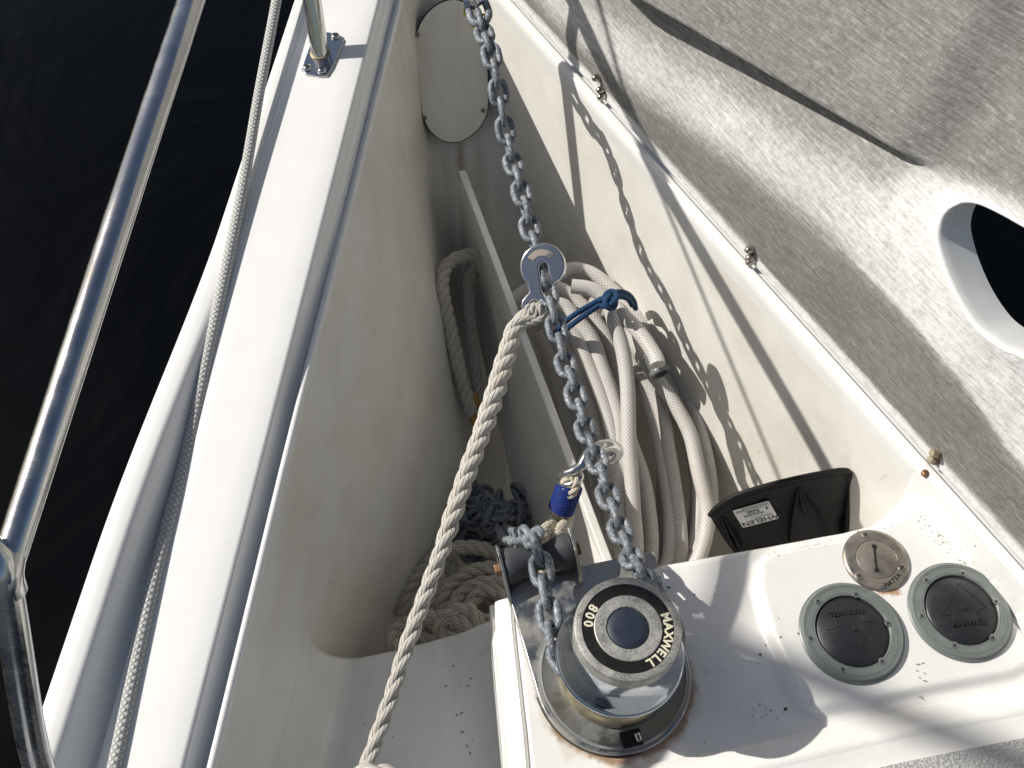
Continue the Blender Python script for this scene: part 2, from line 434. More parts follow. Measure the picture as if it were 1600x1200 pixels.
def flat_screw(parent, c, nrm, r, m, dome=.35, cross_rot=None, name='screw'):
    F_ = frame_z(nrm, (math.cos(cross_rot or rnd.random() * 3), math.sin(cross_rot or rnd.random() * 3), 0.1))
    pr = [(r, 0), (r, r * .18), (r * .9, r * .18 + r * dome * .45), (r * .6, r * .18 + r * dome * .85), (r * .02, r * .18 + r * dome)]
    v, f = lathe(pr, 16, c, F_)
    bg_ = Bag(); bg_.add(v, f)
    o = obj(name, bg_.mesh('screw', True, 50), m, parent)
    return o, F_
def cross_recess(parent, c, F_, r, h):
    b = Bag(); top = np.asarray(c) + F_[:, 2] * h
    b.add(*box(top, (r * 1.15, r * .26, r * .1), F_)); b.add(*box(top + F_[:, 2] * .00003, (r * .26, r * 1.15, r * .1), F_))
    return obj('cross_recess', b.mesh('cross_recess', False), M['dark_hole'], parent)
def screw(parent, c, nrm, r, m, dome=.35):
    o, F_ = flat_screw(parent, c, nrm, r, m, dome)
    cross_recess(o, c, F_, r, r * .18 + r * dome * .93)
    return o

# ================================================================== THE BOAT: structure
def line_x(pa, pb, za, zb=None):
    a = P(*pa, za); b = P(*pb, za if zb is None else zb)
    return lambda y: a[0] + (b[0] - a[0]) * (y - a[1]) / (b[1] - a[1])
GT = .08                                                    # gunwale top
xG = line_x((287, 1200), (572, 83), GT)                    # inner top edge of the gunwale
xLo = line_x((326, 1200), (608, 57), .030)                 # gutter side of the lip
def zl(y): return .010 + .0215 * float(sstep((1.0 - y) / .45))      # the lip stands higher aft
_lo0 = xLo
xLo = lambda y: _lo0(y) * (1 - zl(y) / 1.046)
xLi = lambda y: _lo0(y) + .0085
xO = line_x((65, 1097), (457, 0), .112, .08)
xT = line_x((90, 1173), (343, 440), .112, .082)
_xe = np.array([P(*q, GT) for q in ((347, 425), (305, 640), (263, 800), (205, 1000), (150, 1200))]); _xe = _xe[::-1]
def xE(y):
    if y > _xe[-1, 1]: return _xe[-1, 0] + (y - _xe[-1, 1]) * .2
    if y < _xe[0, 1]: return _xe[0, 0] + (y - _xe[0, 1]) * (_xe[1, 0] - _xe[0, 0]) / (_xe[1, 1] - _xe[0, 1])
    return float(np.interp(y, _xe[:, 1], _xe[:, 0]))
def zt(y): return GT + .034 * float(sstep((.90 - y) / .45))
LA = P(1600, 892, .03); LB = P(797, 0, .03)                # hinge line of the open hatch
HT = unit(LB - LA)
def xR(y): return LA[0] + (LB[0] - LA[0]) * (y - LA[1]) / (LB[1] - LA[1])

ys = np.r_[np.linspace(-.45, .2, 8), np.linspace(.22, 1.75, 60)]
def kl(y): return float(np.interp(y, [-.3, .44, .55, .65, .8, 1.0, 1.2, 1.45], [.02, .08, .12, .24, .33, .27, .13, .0]))
def xwl(y, z):
    d = .03 - z
    c = .006 * math.exp(-((y - (.45 + (-.2 - z) * 1.4)) / .05) ** 2)
    return xLi(y) + kl(y) * d + 0
def xwr(y, z): return xR(y) - .012 - .11 * (.03 - z)

# --- gunwale with its toe rail, gutter and locker lip: one moulding
rows = []
for y in ys:
    o, t, g, lo = xO(y), xT(y), xG(y), xLo(y); z1 = zt(y); dz = z1 - GT
    t = max(t, o + .004); t = min(t, g - .03)
    s0 = t + .003; s1 = min(t + .007 + dz * .25, g - .02)
    gut = g + .62 * (lo - g)
    prof = [(o + .05, -1.3), (o + .006, -.25), (o - .001, z1 - .03), (o, z1 - .008), (o + .0025, z1 - .002), (o + .007, z1), ((o + t) / 2, z1), (t - .004, z1), (t, z1 - .001 - dz * .02),
            (s0, z1 - .002 - dz * .12), (lerp(s0, s1, .55), GT + dz * .25), (s1, GT - dz * .10)]
    xe_ = max(xE(y), s1 + .004); prof += [(lerp(s1, xe_, .5), GT - dz * .26), (xe_ - .0015, GT - dz * .30), (xe_ - .0003, GT - dz * .06), (xe_ + .002, GT)]
    for k in (.25, .5, .75): prof.append((lerp(xe_ + .002, g - .005, k), GT + .0008 * math.sin(k * 3.14)))
    prof += [(g - .005, GT), (g - .0015, GT - .001), (g, GT - .004), (g + .003, .062), (g + .006, .0455 + zl(y) * .35), (g + .009, .042 + zl(y) * .35), (gut, .0405 + zl(y) * .35), (lo - .004, .0405 + zl(y) * .36), (lo - .001, .041 + zl(y) * .4), (lo, .0325 + zl(y)), (lo + .0015, .0350 + zl(y)), (lo + .004, .0355 + zl(y)), (lo + .0065, .0345 + zl(y)), (lo + .008, .032 + zl(y)), (xLi(y), .030)]
    rows.append([(x, y, z) for x, z in prof])
v, f = grid(rows)
gun = struct(obj('gunwale', mesh('gunwale', v, f, True, 50), M['gunwale']))

# --- locker wall: port wall, rounded stem bulkhead with the oval plate, starboard wall
def yfw(z): return 1.318 + .72 * (z + .2)
def wall_level(z):
    yf = yfw(z)
    xl, xr = xwl(yf, z), xwr(yf, z)
    w_ = xr - xl; r = min(.05, w_ * .32); rl = .05 if w_ > .12 else .035
    L = [np.array([xwl(y, z), y]) for y in np.r_[np.linspace(-.3, .40, 8), np.linspace(.43, yf - .075, 42)]]
    Rr = [np.array([xwr(y, z), y]) for y in np.r_[np.linspace(yf - .06, .62, 40), np.linspace(.6, .46, 8)]]
    def arc(p0, c, p1, n=9):
        return [(1 - t) ** 2 * p0 + 2 * t * (1 - t) * c + t * t * p1 for t in np.linspace(0, 1, n + 2)[1:-1]]
    cl, cr = np.array([xl, yf]), np.array([xr, yf])
    a1 = cl + np.array([min(.022, w_ * .3), 0]); b0 = cr - np.array([min(.022, w_ * .3), 0])
    pts = L + arc(L[-1], cl, a1) + [a1 + (b0 - a1) * t for t in (0, .33, .66, 1)] + arc(b0, cr, Rr[0]) + Rr
    return [(p[0], p[1], z) for p in pts]
zs = [.030, .026, .015, 0, -.02, -.04, -.07, -.10, -.13, -.16, -.19, -.22, -.25, -.28, -.31, -.34, -.37, -.40, -.44, -.48, -.52, -.56]
v, f = grid([wall_level(z) for z in zs])
wall = struct(obj('locker_wall', mesh('locker_wall', v, f, True, 60), M['wall']))
v, f = box((.08, .75, -.585), (.56, 1.1, .05)); struct(obj('locker_floor', mesh('locker_floor', v, f, False), M['wall']))

# --- step of the starboard wall under the hinge: rounded coaming lip
def off(y0): return None
nH = np.array([HT[1], -HT[0], 0.0])                         # horizontal, away from the locker
rows = []
for s in np.linspace(-.55, 1.13, 60):
    c = LA + HT * s
    prof = [(-.0134, -.010), (-.0134, .018), (-.0125, .026), (-.010, .0315), (-.006, .0335), (-.001, .0325), (.0008, .0290), (.0022, .0265), (.02, .026), (.10, .02), (.11, -.02), (.12, -1.3)]
    rows.append([c + nH * a + np.array([0, 0, z - .030 + .030]) for a, z in [(p[0], p[1]) for p in prof]])
rows = [[np.array([p[0], p[1], p[2] - (LA[2] if False else .03)]) for p in r] for r in rows]
v, f = grid(rows)
struct(obj('coaming', mesh('coaming', v, f, True, 50), M['tray']))

# --- windlass tray (moulded shelf with the raised pad)
fwd = np.array([P(px, py, z)[:2] for px, py, z in ((807, 934, 0), (840, 926, 0), (900, 915, 0), (1040, 887, 0), (1120, 873, 0), (1180, 862, 0), (1260, 848, 0), (1330, 834, 0), (1372, 822, 0), (1402, 803, 0), (1424, 778, .002), (1434, 755, .006), (1452, 735, .012))])
aft = np.array([P(px, py, z)[:2] for px, py, z in ((838, 1223, 0), (900, 1211, 0), (1000, 1193, 0), (1150, 1166, 0), (1394, 1109, 0), (1600, 1066, 0), (1760, 1030, 0))])
def resample(p, n):
    s = np.r_[0, np.cumsum(np.linalg.norm(np.diff(p, axis=0), axis=1))]; q = np.linspace(0, s[-1], n)
    return np.c_[np.interp(q, s, p[:, 0]), np.interp(q, s, p[:, 1])]
padpoly = np.array([P(px, py, 0)[:2] for px, py in ((1184, 880), (1200, 866), (1240, 856), (1330, 838), (1385, 822), (1412, 800), (1432, 782), (1450, 790), (1480, 830), (1560, 925), (1640, 1020), (1590, 1048), (1420, 1082), (1290, 1110), (1262, 1108), (1246, 1080), (1200, 985), (1180, 915))])
def sdf(pt, poly):
    x, y = pt; n = len(poly); ins = False; dm = 9
    for i in range(n):
        a, b = poly[i], poly[(i + 1) % n]
        e = b - a; t = np.clip(np.dot(pt - a, e) / np.dot(e, e), 0, 1); dm = min(dm, np.linalg.norm(pt - a - e * t))
        if (a[1] > y) != (b[1] > y) and x < (b[0] - a[0]) * (y - a[1]) / (b[1] - a[1]) + a[0]: ins = not ins
    return -dm if ins else dm
def pad_h(x): return -(x - .3269) * .0671
BASE = -.008
def tray_h(pt):
    d = sdf(pt, padpoly)
    ph = pad_h(pt[0])
    h = lerp(BASE if pt[0] < .27 else min(BASE, ph - .008), ph, float(sstep((.005 - d) / .010)))
    # rise to the hinge lip
    q = np.dot(np.array([pt[0], pt[1], 0]) - LA, nH)       # negative on the locker side
    h += max(0, .032 - h) * float(sstep((q + .0205) / .009))
    return h
NV = 96; NU = 150
A_, B_ = resample(aft, NU), resample(fwd, NU)
# clip the boundaries: forward ends at the corner, aft runs out under the hinge lip
rows = []
skirt = [(-.0, 0)]
for i in range(NU):
    col_ = []
    a, b = A_[i], B_[i]
    for j in range(NV):
        t = j / (NV - 1); t = t * (1.6 - .6 * t) if True else t
        p = a + (b - a) * t
        q = np.dot(np.array([p[0], p[1], 0]) - LA, nH)
        if q > -.013: p = p - nH[:2] * (q + .013)
        z = tray_h(p); col_.append(np.array([p[0], p[1], z]))
    # rounded forward edge and the bulkhead below it
    e = col_[-1]; dr = unit((b - a)); dr3 = np.array([dr[0], dr[1], 0])
    for an in (25, 50, 75, 90): col_.append(e + dr3 * .009 * math.sin(math.radians(an)) + np.array([0, 0, -.009 * (1 - math.cos(math.radians(an)))]))
    for dz_ in (.05, .15, .3, .55): col_.append(e + dr3 * (.009 - dz_ * .02) + np.array([0, 0, -dz_]))
    rows.append(col_)
v, f = grid(rows)
f = [q[::-1] for q in f]
struct(obj('windlass_tray', mesh('windlass_tray', v, f, True, 60), M['tray']))

# --- aft lip of the tray and the non-skid deck behind it
rows, rows2 = [], []
for i in range(NU):
    a = A_[i]; t = unit(np.array([*(A_[min(i + 1, NU - 1)] - A_[max(i - 1, 0)]), 0])); bk = np.array([t[1], -t[0], 0])
    q = np.dot(np.array([a[0], a[1], 0]) - LA, nH)
    if q > -.013: a = a - nH[:2] * (q + .013)
    z0 = tray_h(a); base = np.array([a[0], a[1], 0])
    prof = [(-.003, z0 - .004), (0, z0 + .0008), (.0015, z0 + .0035), (.010, z0 + .008), (.020, z0 + .0125), (.0245, z0 + .0138), (.028, z0 + .0125), (.0295, z0 + .012), (.046, z0 + .0128), (.050, z0 + .0125)]
    rows.append([base + bk * s + np.array([0, 0, z]) for s, z in prof])
    rows2.append([base + bk * s + np.array([0, 0, z0 + .0125 + (.0022 if s > .0495 else -.002)]) for s in (.0485, .0500, .06, .1, .2, .45)])
v, f = grid(rows); struct(obj('tray_lip', mesh('tray_lip', v, f, True, 50), M['tray']))
v, f = grid(rows2); struct(obj('nonskid_deck', mesh('nonskid_deck', v, f, True, 60), M['nonskid']))

# --- port side of the platform with its two ridges, and the low shelf beside it
rows = []
edge = np.array([P(px, py, 0)[:2] for px, py in ((806, 925), (808, 960), (812, 1000), (820, 1070), (828, 1140), (836, 1230), (850, 1400))])
E_ = resample(edge, 40)
for i in range(40):
    x, y = E_[i]
    prof = [(.030, -.0095), (.010, -.0082), (.003, -.009), (0, -.012), (-.002, -.018), (-.0035, -.019), (-.0045, -.016), (-.007, -.014), (-.018, -.020), (-.0225, -.024), (-.024, -.030), (-.0245, -.033), (-.027, -.032), (-.029, -.034), (-.030, -.045), (-.032, -.12), (-.036, -.178), (-.046, -.193), (-.06, -.198)]
    rows.append([(x + a, y, z) for a, z in prof])
v, f = grid(rows); struct(obj('platform_side', mesh('platform_side', v, f, True, 60), M['tray']))
SH = -.198
rows = []
se = np.array([P(px, py, SH)[:2] for px, py in ((488, 1010), (500, 1030), (520, 1040), (560, 1036), (640, 1018), (720, 996), (790, 966), (850, 930))])
S_ = resample(se, 46)
for i in range(46):
    p = S_[i].copy(); col_ = []
    p[0] = lerp(xwl(p[1], SH) + .0005 + .30 * ((i / 45) ** 1.7), p[0], float(sstep(i / 14)))
    for j, dy in enumerate((-.75, -.5, -.35, -.25, -.18, -.12, -.08, -.05, -.03, -.015, -.006, 0)):
        y = p[1] + dy
        xw = xwl(y, SH) ; xe = float(np.interp(y, E_[::-1][:, 1], E_[::-1][:, 0])) - .02
        fr = (i / 45) ** 1.7
        x = xw + lerp((xe - xw) * fr, p[0] - xwl(p[1], SH), float(sstep((dy + .2) / .2)))
        dw = x - xw
        kk = max(0, 1 - max(dw, 0) / .055); z = SH + .07 * kk ** 3
        x += (xwl(y, z) - xw) * kk + (-.003 if i == 0 else .0012 if i < 4 else 0)
        col_.append(np.array([x, y, z]))
    e = col_[-1]
    for s, dz_ in ((.003, .0008), (.006, .003), (.008, .007), (.0085, .012), (.006, .1), (.0, .36)): col_.append(np.array([e[0], e[1] + s, e[2] - dz_]))
    rows.append(col_)
v, f = grid(rows); struct(obj('locker_shelf', mesh('locker_shelf', v, [q[::-1] for q in f], True, 60), M['wall']))

# --- sea
v, f = box((0, 0, -1.45), (500, 500, .1)); struct(obj('water', mesh('water', v, f, False), M['water']))

# --- divider board
dA = P(949, 892, -.2); dB = P(716, 266, -.2); dC = P(722, 425, -.43); dD = P(842, 930, -.47)
th_ = unit(np.cross(dB - dA, dD - dA)); th_ = th_ if th_[0] > 0 else -th_
dv = [dA, dB, dC, dD]; v = [p for p in dv] + [p + th_ * .0125 for p in dv]
div = tag(obj('divider_board', mesh('divider_board', v, [(0, 1, 2, 3), (7, 6, 5, 4), (0, 4, 5, 1), (1, 5, 6, 2), (2, 6, 7, 3), (3, 7, 4, 0)], False), M['board']),
          'thin cream board standing on edge as a partition along the middle of the locker', 'divider')
bev(div, .002)

# --- oval access plate on the stem bulkhead
pn = unit((0, -.82, .58)); pn = unit((0, -1.0, .72)); po = np.array([0, yfw(-.1) - .035, -.1])
def PF(px, py): return PL(px, py, po, pn)
oc = [PF(*q) for q in ((648, 90), (650, 60), (660, 32), (680, 10), (705, 0), (728, 6), (746, 24), (757, 50), (760, 85), (762, 120), (763, 150), (760, 178), (748, 200), (730, 215), (712, 222), (690, 218), (672, 203), (661, 180), (656, 150), (651, 115))]
cc = np.mean(oc, axis=0); pf = frame_z(pn, (1, 0, 0))
out = [(float((p - cc) @ pf[:, 0]), float((p - cc) @ pf[:, 1])) for p in oc]
oc2, _ = catmull([(x, y, 0) for x, y in out], .006, True); out = [(p[0], p[1]) for p in oc2[:-1]]
pl_ = thing('access_plate', 'oval cream inspection plate screwed to the rounded front bulkhead behind the taut chain', 'access plate', cc)
v, f = prism(out, -.03, .0045, cc, pf); o = obj('plate', mesh('plate', v, f, True, 40), M['plate'], pl_); bev(o, .0012)
v, f = prism([(x * 1.03, y * 1.015) for x, y in out], -.032, .0012, cc, pf); obj('gasket', mesh('gasket', v, f, True, 40), M['debris'], pl_)
for q in ((653, 54), (664, 183), (755, 172), (757, 57)): screw(pl_, PF(*q) + pn * .0045, pn, .0042, M['nut'], .4)

# ================================================================== THINGS ON THE PLATFORM
UP = np.array([0, 0, 1.0])
# --- windlass
WC = np.array([.082, .339, -.006])
wl = thing('windlass', 'vertical anchor windlass with chrome drum and black ringed cap reading MAXWELL 800', 'windlass', WC)
# chain plate: straight front, sides running back to a round end
fl, fr_ = P(788, 911, 0) - WC, P(1022, 858, 0) - WC
RP = .0785
def tang(p, sgn):
    d = np.hypot(p[0], p[1]); a = math.atan2(p[1], p[0]); b = math.acos(RP / d); return a + sgn * b
aL, aR = tang(fl, 1), tang(fr_, -1)
if aL < 0: aL += 2 * math.pi
arc = [(RP * math.cos(t), RP * math.sin(t)) for t in np.linspace(aL, aR + 2 * math.pi, 40)]
outl = [(fr_[0], fr_[1]), (fl[0], fl[1])] + arc
v, f = prism(outl, -.0015, .0052, WC); o = obj('base_plate', mesh('base_plate', v, f, True, 30), M['dull_plate'], wl); bev(o, .0012)
v, f = prism([(x * 1.012, y * 1.012) for x, y in arc] + [arc[0]], -.003, -.0008, WC); obj('bedding', mesh('bedding', v, f, True, 30), M['debris'], wl)
v, f = lathe([(.0748, .005), (.0748, .010), (.0735, .0125), (.0722, .0128), (.0700, .0118), (.056, .0118), (.05, .0118), (.05, .005)], 96, WC)
o = obj('base_ring', mesh('base_ring', v, f, True, 35), M['zinc'], wl)
v, f = box(WC + np.array([.010, -.0655, .0128]), (.020, .016, .0016), frame_z(UP, (1, .18, 0))); obj('ring_notch', mesh('ring_notch', v, f, False), M['dark_hole'], wl)
v, f = box(WC + np.array([.016, -.0655, .0155]), (.0055, .0085, .006), frame_z(UP, (1, .25, 0))); o = obj('pawl', mesh('pawl', v, f, False), M['steel'], wl); bev(o, .001)
v, f = lathe([(.055, .0118), (.0555, .016), (.054, .026), (.0500, .034), (.0395, .042), (.038, .046), (.0395, .050), (.050, .056), (.056, .060), (.057, .064)], 64, WC)
gy = obj('chain_wheel', mesh('chain_wheel', v, f, True, 40), M['bronze'], wl)
for k in range(7):
    a = k * 2 * math.pi / 7 + .3
    v, f = box(WC + np.array([math.cos(a) * .047, math.sin(a) * .047, .046]), (.012, .007, .020), frame_z(UP, (math.cos(a), math.sin(a), 0)))
    o = obj('tooth', mesh('tooth', v, f, False), M['bronze'], gy); bev(o, .0015)
v, f = lathe([(.050, .064), (.0605, .0645), (.0612, .066), (.0616, .0685), (.0612, .071), (.0598, .0722), (.0592, .0728), (.0587, .0745), (.0560, .079), (.0525, .0855), (.0496, .093), (.0477, .101), (.0468, .109), (.0465, .115), (.043, .1165)], 96, WC)
obj('drum', mesh('drum', v, f, True, 50), M['chrome'], wl)
CT = .1375
v, f = lathe([(.043, .1160), (.0480, .1165), (.0489, .1180), (.0491, .1210), (.0491, CT - .0022), (.0484, CT - .0004), (.0474, CT), (.0420, CT), (.0416, CT - .0014), (.031, CT - .0014), (.0308, CT - .0002), (.0302, CT + .0002), (.0200, CT + .0002), (.0196, CT - .001), (.0192, CT - .0016)], 96, WC)
cap_ = obj('cap', mesh('cap', v, f, True, 30), M['alloy'], wl)
v, f = lathe([(.0416, CT - .00135), (.0413, CT - .0010), (.0312, CT - .0010), (.0309, CT - .0014)], 96, WC)
obj('black_inset', mesh('black_inset', v, f, True, 40), M['inset'], cap_)
v, f = lathe([(.0191, CT - .003), (.0191, CT - .0010), (.0186, CT - .0004), (.012, CT - .0001), (.0002, CT)], 64, WC)
obj('centre_button', mesh('centre_button', v, f, True, 60), M['button'], cap_)
def lett(ch, ang, size, r, outward=True):
    me = text_mesh('letter', ch, size, .0002, .00035)
    a = math.radians(ang); rad = np.array([math.cos(a), math.sin(a), 0])
    upv = rad if outward else -rad
    xv = np.cross(upv, UP)
    return xform(me, np.c_[xv, upv, UP], WC + rad * r + np.array([0, 0, CT - .0008]))
ms = [lett(c, a, s, .0362) for c, a, s in zip('MAXWELL', (13.5, -.5, -13, -27.5, -41, -53, -64), (.0112,) * 7)]
ms += [lett(c, a, .0115, .0362, False) for c, a in zip('800', (146, 158.5, 171))]
obj('lettering', join('lettering', ms), M['cream_print'], cap_)['kind'] = 'stuff'

wl.rotation_euler = (0, .06, 0)
# roller bracket in front of the plate
rb0, rb1 = P(786, 886, .022), P(893, 858, .022)            # inner faces of the two cheeks on the axis
ax = unit((rb1 - rb0) * np.array([1, 1, 0])); fwdv = np.array([-ax[1], ax[0], 0])
rc = (rb0 + rb1) / 2; rc[2] = .020; half = np.linalg.norm(rb1 - rb0) / 2
br = thing('chain_roller', 'black rubber chain roller held between two steel cheeks ahead of the windlass', 'roller', rc - UP * .02)
Fa = np.c_[ax, fwdv, UP]
Fr = np.c_[fwdv, UP, ax]
for s in (-1, 1):
    cen = rc + ax * s * (half + .0015)
    ol = [(-.034, -.026), (.016, -.022), (.0215, -.012), (.022, .012), (.016, .021), (.004, .0235), (-.010, .019), (-.034, -.010)]
    v, f = prism(ol, -.0015, .0015, cen, Fr); o = obj('cheek', mesh('cheek', v, f, False), M['worn_steel'], br); bev(o, .0007)
    cb = rc + ax * s * (half + .003)
    hx = [(.0072 * math.cos(t), .0072 * math.sin(t)) for t in np.arange(6) * math.pi / 3 + .3]
    v, f = prism(hx, 0, .0062, cb, np.c_[fwdv, UP, ax] if s > 0 else np.c_[UP, fwdv, -ax]); o = obj('bolt_head', mesh('bolt_head', v, f, False), M['bolt'], br); bev(o, .0009)
pr = [(.004, -half + .001), (.0185, -half + .001), (.0195, -half + .004), (.0192, -half + .010), (.0155, -.016), (.0128, -.006), (.0122, 0), (.0128, .006), (.0155, .016), (.0192, half - .010), (.0195, half - .004), (.0185, half - .001), (.004, half - .001)]
v, f = lathe(pr, 40, rc, Fr); obj('roller', mesh('roller', v, f, True, 45), M['roller'], br)

# --- chain
PITCH, WIRE, LW = .0242, .0042, .0138
def link_mesh(name, seg=20, ring=8, p=PITCH, w_=WIRE, hw=LW, seed=0, bulge=0.0):
    r = hw - w_; L = p / 2 + w_ - r              # half straight length
    cen = []
    for i in range(seg):
        t = i / seg * 2 * math.pi; x = r * math.cos(t); y = r * math.sin(t)
        cen.append((x * (1 + .0), y + math.copysign(L, y) if abs(math.sin(t)) > 1e-6 else y, 0))
    cen = [(r, 0, 0)]; cen = []
    for k in range(7): a = math.pi * k / 6; cen.append((r * math.cos(a), L + r * math.sin(a)))
    for k in range(7): a = math.pi + math.pi * k / 6; cen.append((r * math.cos(a), -L + r * math.sin(a)))
    n = len(cen); rows = []
    for i in range(n):
        a, b = np.array(cen[(i - 1) % n]), np.array(cen[(i + 1) % n]); t = unit(b - a); nn = np.array([t[1], -t[0]])
        wd = w_ * (1.07 if i in (0, 13) else 1)
        rows.append([(cen[i][0] + nn[0] * wd * math.cos(q), cen[i][1] + nn[1] * wd * math.cos(q), wd * math.sin(q)) for q in np.arange(ring) * 2 * math.pi / ring])
    v, f = grid(rows, True, True); return mesh(name, v, f, True, 180)
LINK = link_mesh('link'); LINK.materials.append(M['galv'])
LINK_LO = link_mesh('link', ring=6); LINK_LO.materials.append(M['galv'])
def rot_from(xa, ya):
    y = unit(ya); x = unit(np.asarray(xa) - y * np.dot(xa, y)); z = np.cross(x, y)
    return Matrix(((x[0], y[0], z[0]), (x[1], y[1], z[1]), (x[2], y[2], z[2])))
def put_link(parent, c, xa, ya, me=None):
    o = bpy.data.objects.new('link', me or LINK); COL.objects.link(o); o.parent = parent
    o.location = Vector([float(q) for q in c]) - parent.location
    o.rotation_mode = 'QUATERNION'; o.rotation_quaternion = rot_from(xa, ya).to_quaternion(); return o
def lay_chain(parent, pts, phase=0, twist=0.0, first=0.0, tw0=0.0):
    c, q = catmull(pts, .002); out = []
    s = first; k = phase
    while s + PITCH < q[-1]:
        a = np.array([np.interp(s, q, c[:, i]) for i in range(3)]); b = np.array([np.interp(s + PITCH, q, c[:, i]) for i in range(3)])
        d = unit(b - a); m_ = (a + b) / 2
        view = unit(np.array([0, 0, CH]) - m_); side = unit(np.cross(d, view)); nrm = np.cross(side, d)
        an = tw0 + twist * k + (rnd.random() - .5) * .22 + (math.pi / 2 if k % 2 else 0)
        xa = side * math.cos(an) + nrm * math.sin(an)
        out.append(put_link(parent, m_, xa, d)); s += PITCH; k += 1
    return out
c0, c1 = P(757, 55, .115), P(1000, 893, .040)
vn = unit(np.cross((c1 - c0) * np.array([1, 1, 0]), UP))
cpx = [(748, 22), (757, 55), (768, 85), (783, 165), (799, 245), (815, 300), (826, 350), (838, 395), (850, 440), (864, 490), (881, 560), (897, 610), (913, 665), (932, 718), (945, 760), (957, 795), (970, 832), (984, 866), (1001, 897)]
CHP = [PL(*q, c0, vn) for q in cpx]
ch = thing('anchor_chain', 'grey galvanised chain stretched from the bow to the windlass and down to its heap', 'chain', c1)
lay_chain(ch, CHP + [WC + np.array([.055, .045, .046]), WC + np.array([.060, .012, .046])], 1, .0, 0, .12)
cl2 = [WC + np.array([-.040, -.012, .052]), P(868, 1018, .046), P(859, 965, .044), P(852, 925, .047), P(846, 890, .048), P(838, 850, .045), P(832, 836, .028), P(824, 838, -.01), P(806, 842, -.10), P(792, 838, -.22), P(785, 830, -.36)]
lay_chain(ch, cl2, 0, .0, .006, .25)

# heap of chain in the bottom of the locker
hp = []
for k in range(125):
    px = rnd.gauss(768, 40); py = rnd.gauss(815, 32)
    if not (712 < px < 830 and 760 < py < 905): continue
    z = -.46 + .085 * math.exp(-((px - 775) / 50) ** 2 - ((py - 800) / 42) ** 2) + rnd.uniform(-.012, .016)
    hp.append(P(px, py, z))
for c in hp:
    a = rnd.random() * 6.28; b = rnd.uniform(-.6, .6)
    ya = np.array([math.cos(a) * math.cos(b), math.sin(a) * math.cos(b), math.sin(b)]); xa = np.array([rnd.gauss(0, 1), rnd.gauss(0, 1), rnd.gauss(0, 1)])
    put_link(ch, c, xa, ya, LINK_LO)
# bow shackle at the top of the chain, with a yellow cable tie
sc_ = PL(748, 20, c0, vn)
sh = thing('bow_shackle', 'galvanised shackle joining the upper chain end, marked by a yellow cable tie', 'shackle', sc_)
cdir = unit(CHP[1] - CHP[0]); vw = unit(CP - sc_); sd = unit(np.cross(cdir, vw)); nv = np.cross(sd, cdir)
def loc3(a, b, c): return sc_ + sd * a + cdir * b + nv * c
tube('bow', [loc3(-.011, -.020, 0), loc3(-.013, -.004, 0), loc3(-.012, .008, 0), loc3(-.006, .017, 0), loc3(.002, .0185, 0), loc3(.009, .014, 0), loc3(.0125, .004, 0), loc3(.011, -.020, 0)], .0052, M['galv'], sh, 12, .003)
tube('pin', [loc3(-.016, -.018, .002), loc3(.016, -.018, .002)], .0062, M['steel'], sh, 16, .004)
v, f = lathe([(.0002, .008), (.006, .008), (.0082, .005), (.0082, -.004), (.0082, -.006)], 20, loc3(0, -.012, .012), frame_z(nv)); obj('pin_head', mesh('pin_head', v, f, True, 40), M['steel'], sh)
tc_ = PL(748, 40, c0, vn) + nv * .009
ct = tag(tube('cable_tie', [tc_ + sd * (.011 * math.cos(a) - .002) + nv * .008 * math.sin(a) + cdir * .004 * math.cos(a) for a in np.arange(10) * .628], .0019, M['yellow'], None, 8, .003, True), 'bright yellow cable tie looped round the shackle end of the chain', 'cable tie')
tube('tail', [tc_ + sd * .010 + nv * .005, tc_ + sd * .014 + nv * .012 - cdir * .006, tc_ + sd * .013 + nv * .016 - cdir * .012], .0018, M['yellow'], ct, 8, .003)

# --- snubber hook on the upper chain
def ell(cx, cy, rx, ry, a0, a1, n): return [(cx + rx * math.cos(t), cy + ry * math.sin(t)) for t in np.linspace(math.radians(a0), math.radians(a1), n)]
def hook_mesh(name, s=1.0):
    # local: y towards the bow, big slotted disc above, small eye below
    outer = ell(.003, .0, .0262, .0262, -42, 222, 34) + [(-.0165, -.0245), (-.0155, -.030)] + ell(-.014, -.046, .0142, .0142, 150, 390, 20) + [(-.004, -.030), (-.0035, -.022)] \
        + [(-.0035, -.010)] + ell(.004, -.002, .0078, .0085, 180, 0, 12) + [(.0118, -.012), (.0150, -.0215)]
    hole = ell(-.014, -.046, .0086, .0086, 0, 342, 20)
    return curve_mesh(name, [[(x * s, y * s) for x, y in outer], [(x * s, y * s) for x, y in hole]], .0036 * s, .0026 * s, 3)
hc = PL(846, 418, c0, vn); hz = unit(CP - hc + np.array([-.25, .25, 0])); hy = unit(P(836, 300, hc[2]) - P(838, 460, hc[2])); hF = frame_z(hz, np.cross(hy, hz))
hk = thing('snubber_hook', 'polished steel chain hook with slotted round head gripping the chain in mid air', 'chain hook', hc)
me = hook_mesh('hook_body'); me.shade_smooth(); me.set_sharp_from_angle(angle=math.radians(50)); xform(me, hF, hc + hz * .004); obj('hook_body', me, M['steel'], hk)
pq = ell(.003, 0, .0205, .0205, 35, 140, 16) + ell(.003, 0, .0128, .0128, 140, 35, 16)
me = curve_mesh('plaque', [pq], .0006, .0004, 1); xform(me, hF, hc + hz * .0104); obj('plaque', me, M['filler'], hk)
eye = hc + hF @ np.array([-.014, -.046, .004])
tm = tag(tube('thimble', [eye + hF @ np.array([.0098 * math.cos(a), -.002 + .0098 * math.sin(a), -.003]) for a in np.arange(12) * .5236], .0021, M['amber'], None, 8, .003, True), 'amber plastic thimble lining the eye of the upper chain hook', 'thimble')

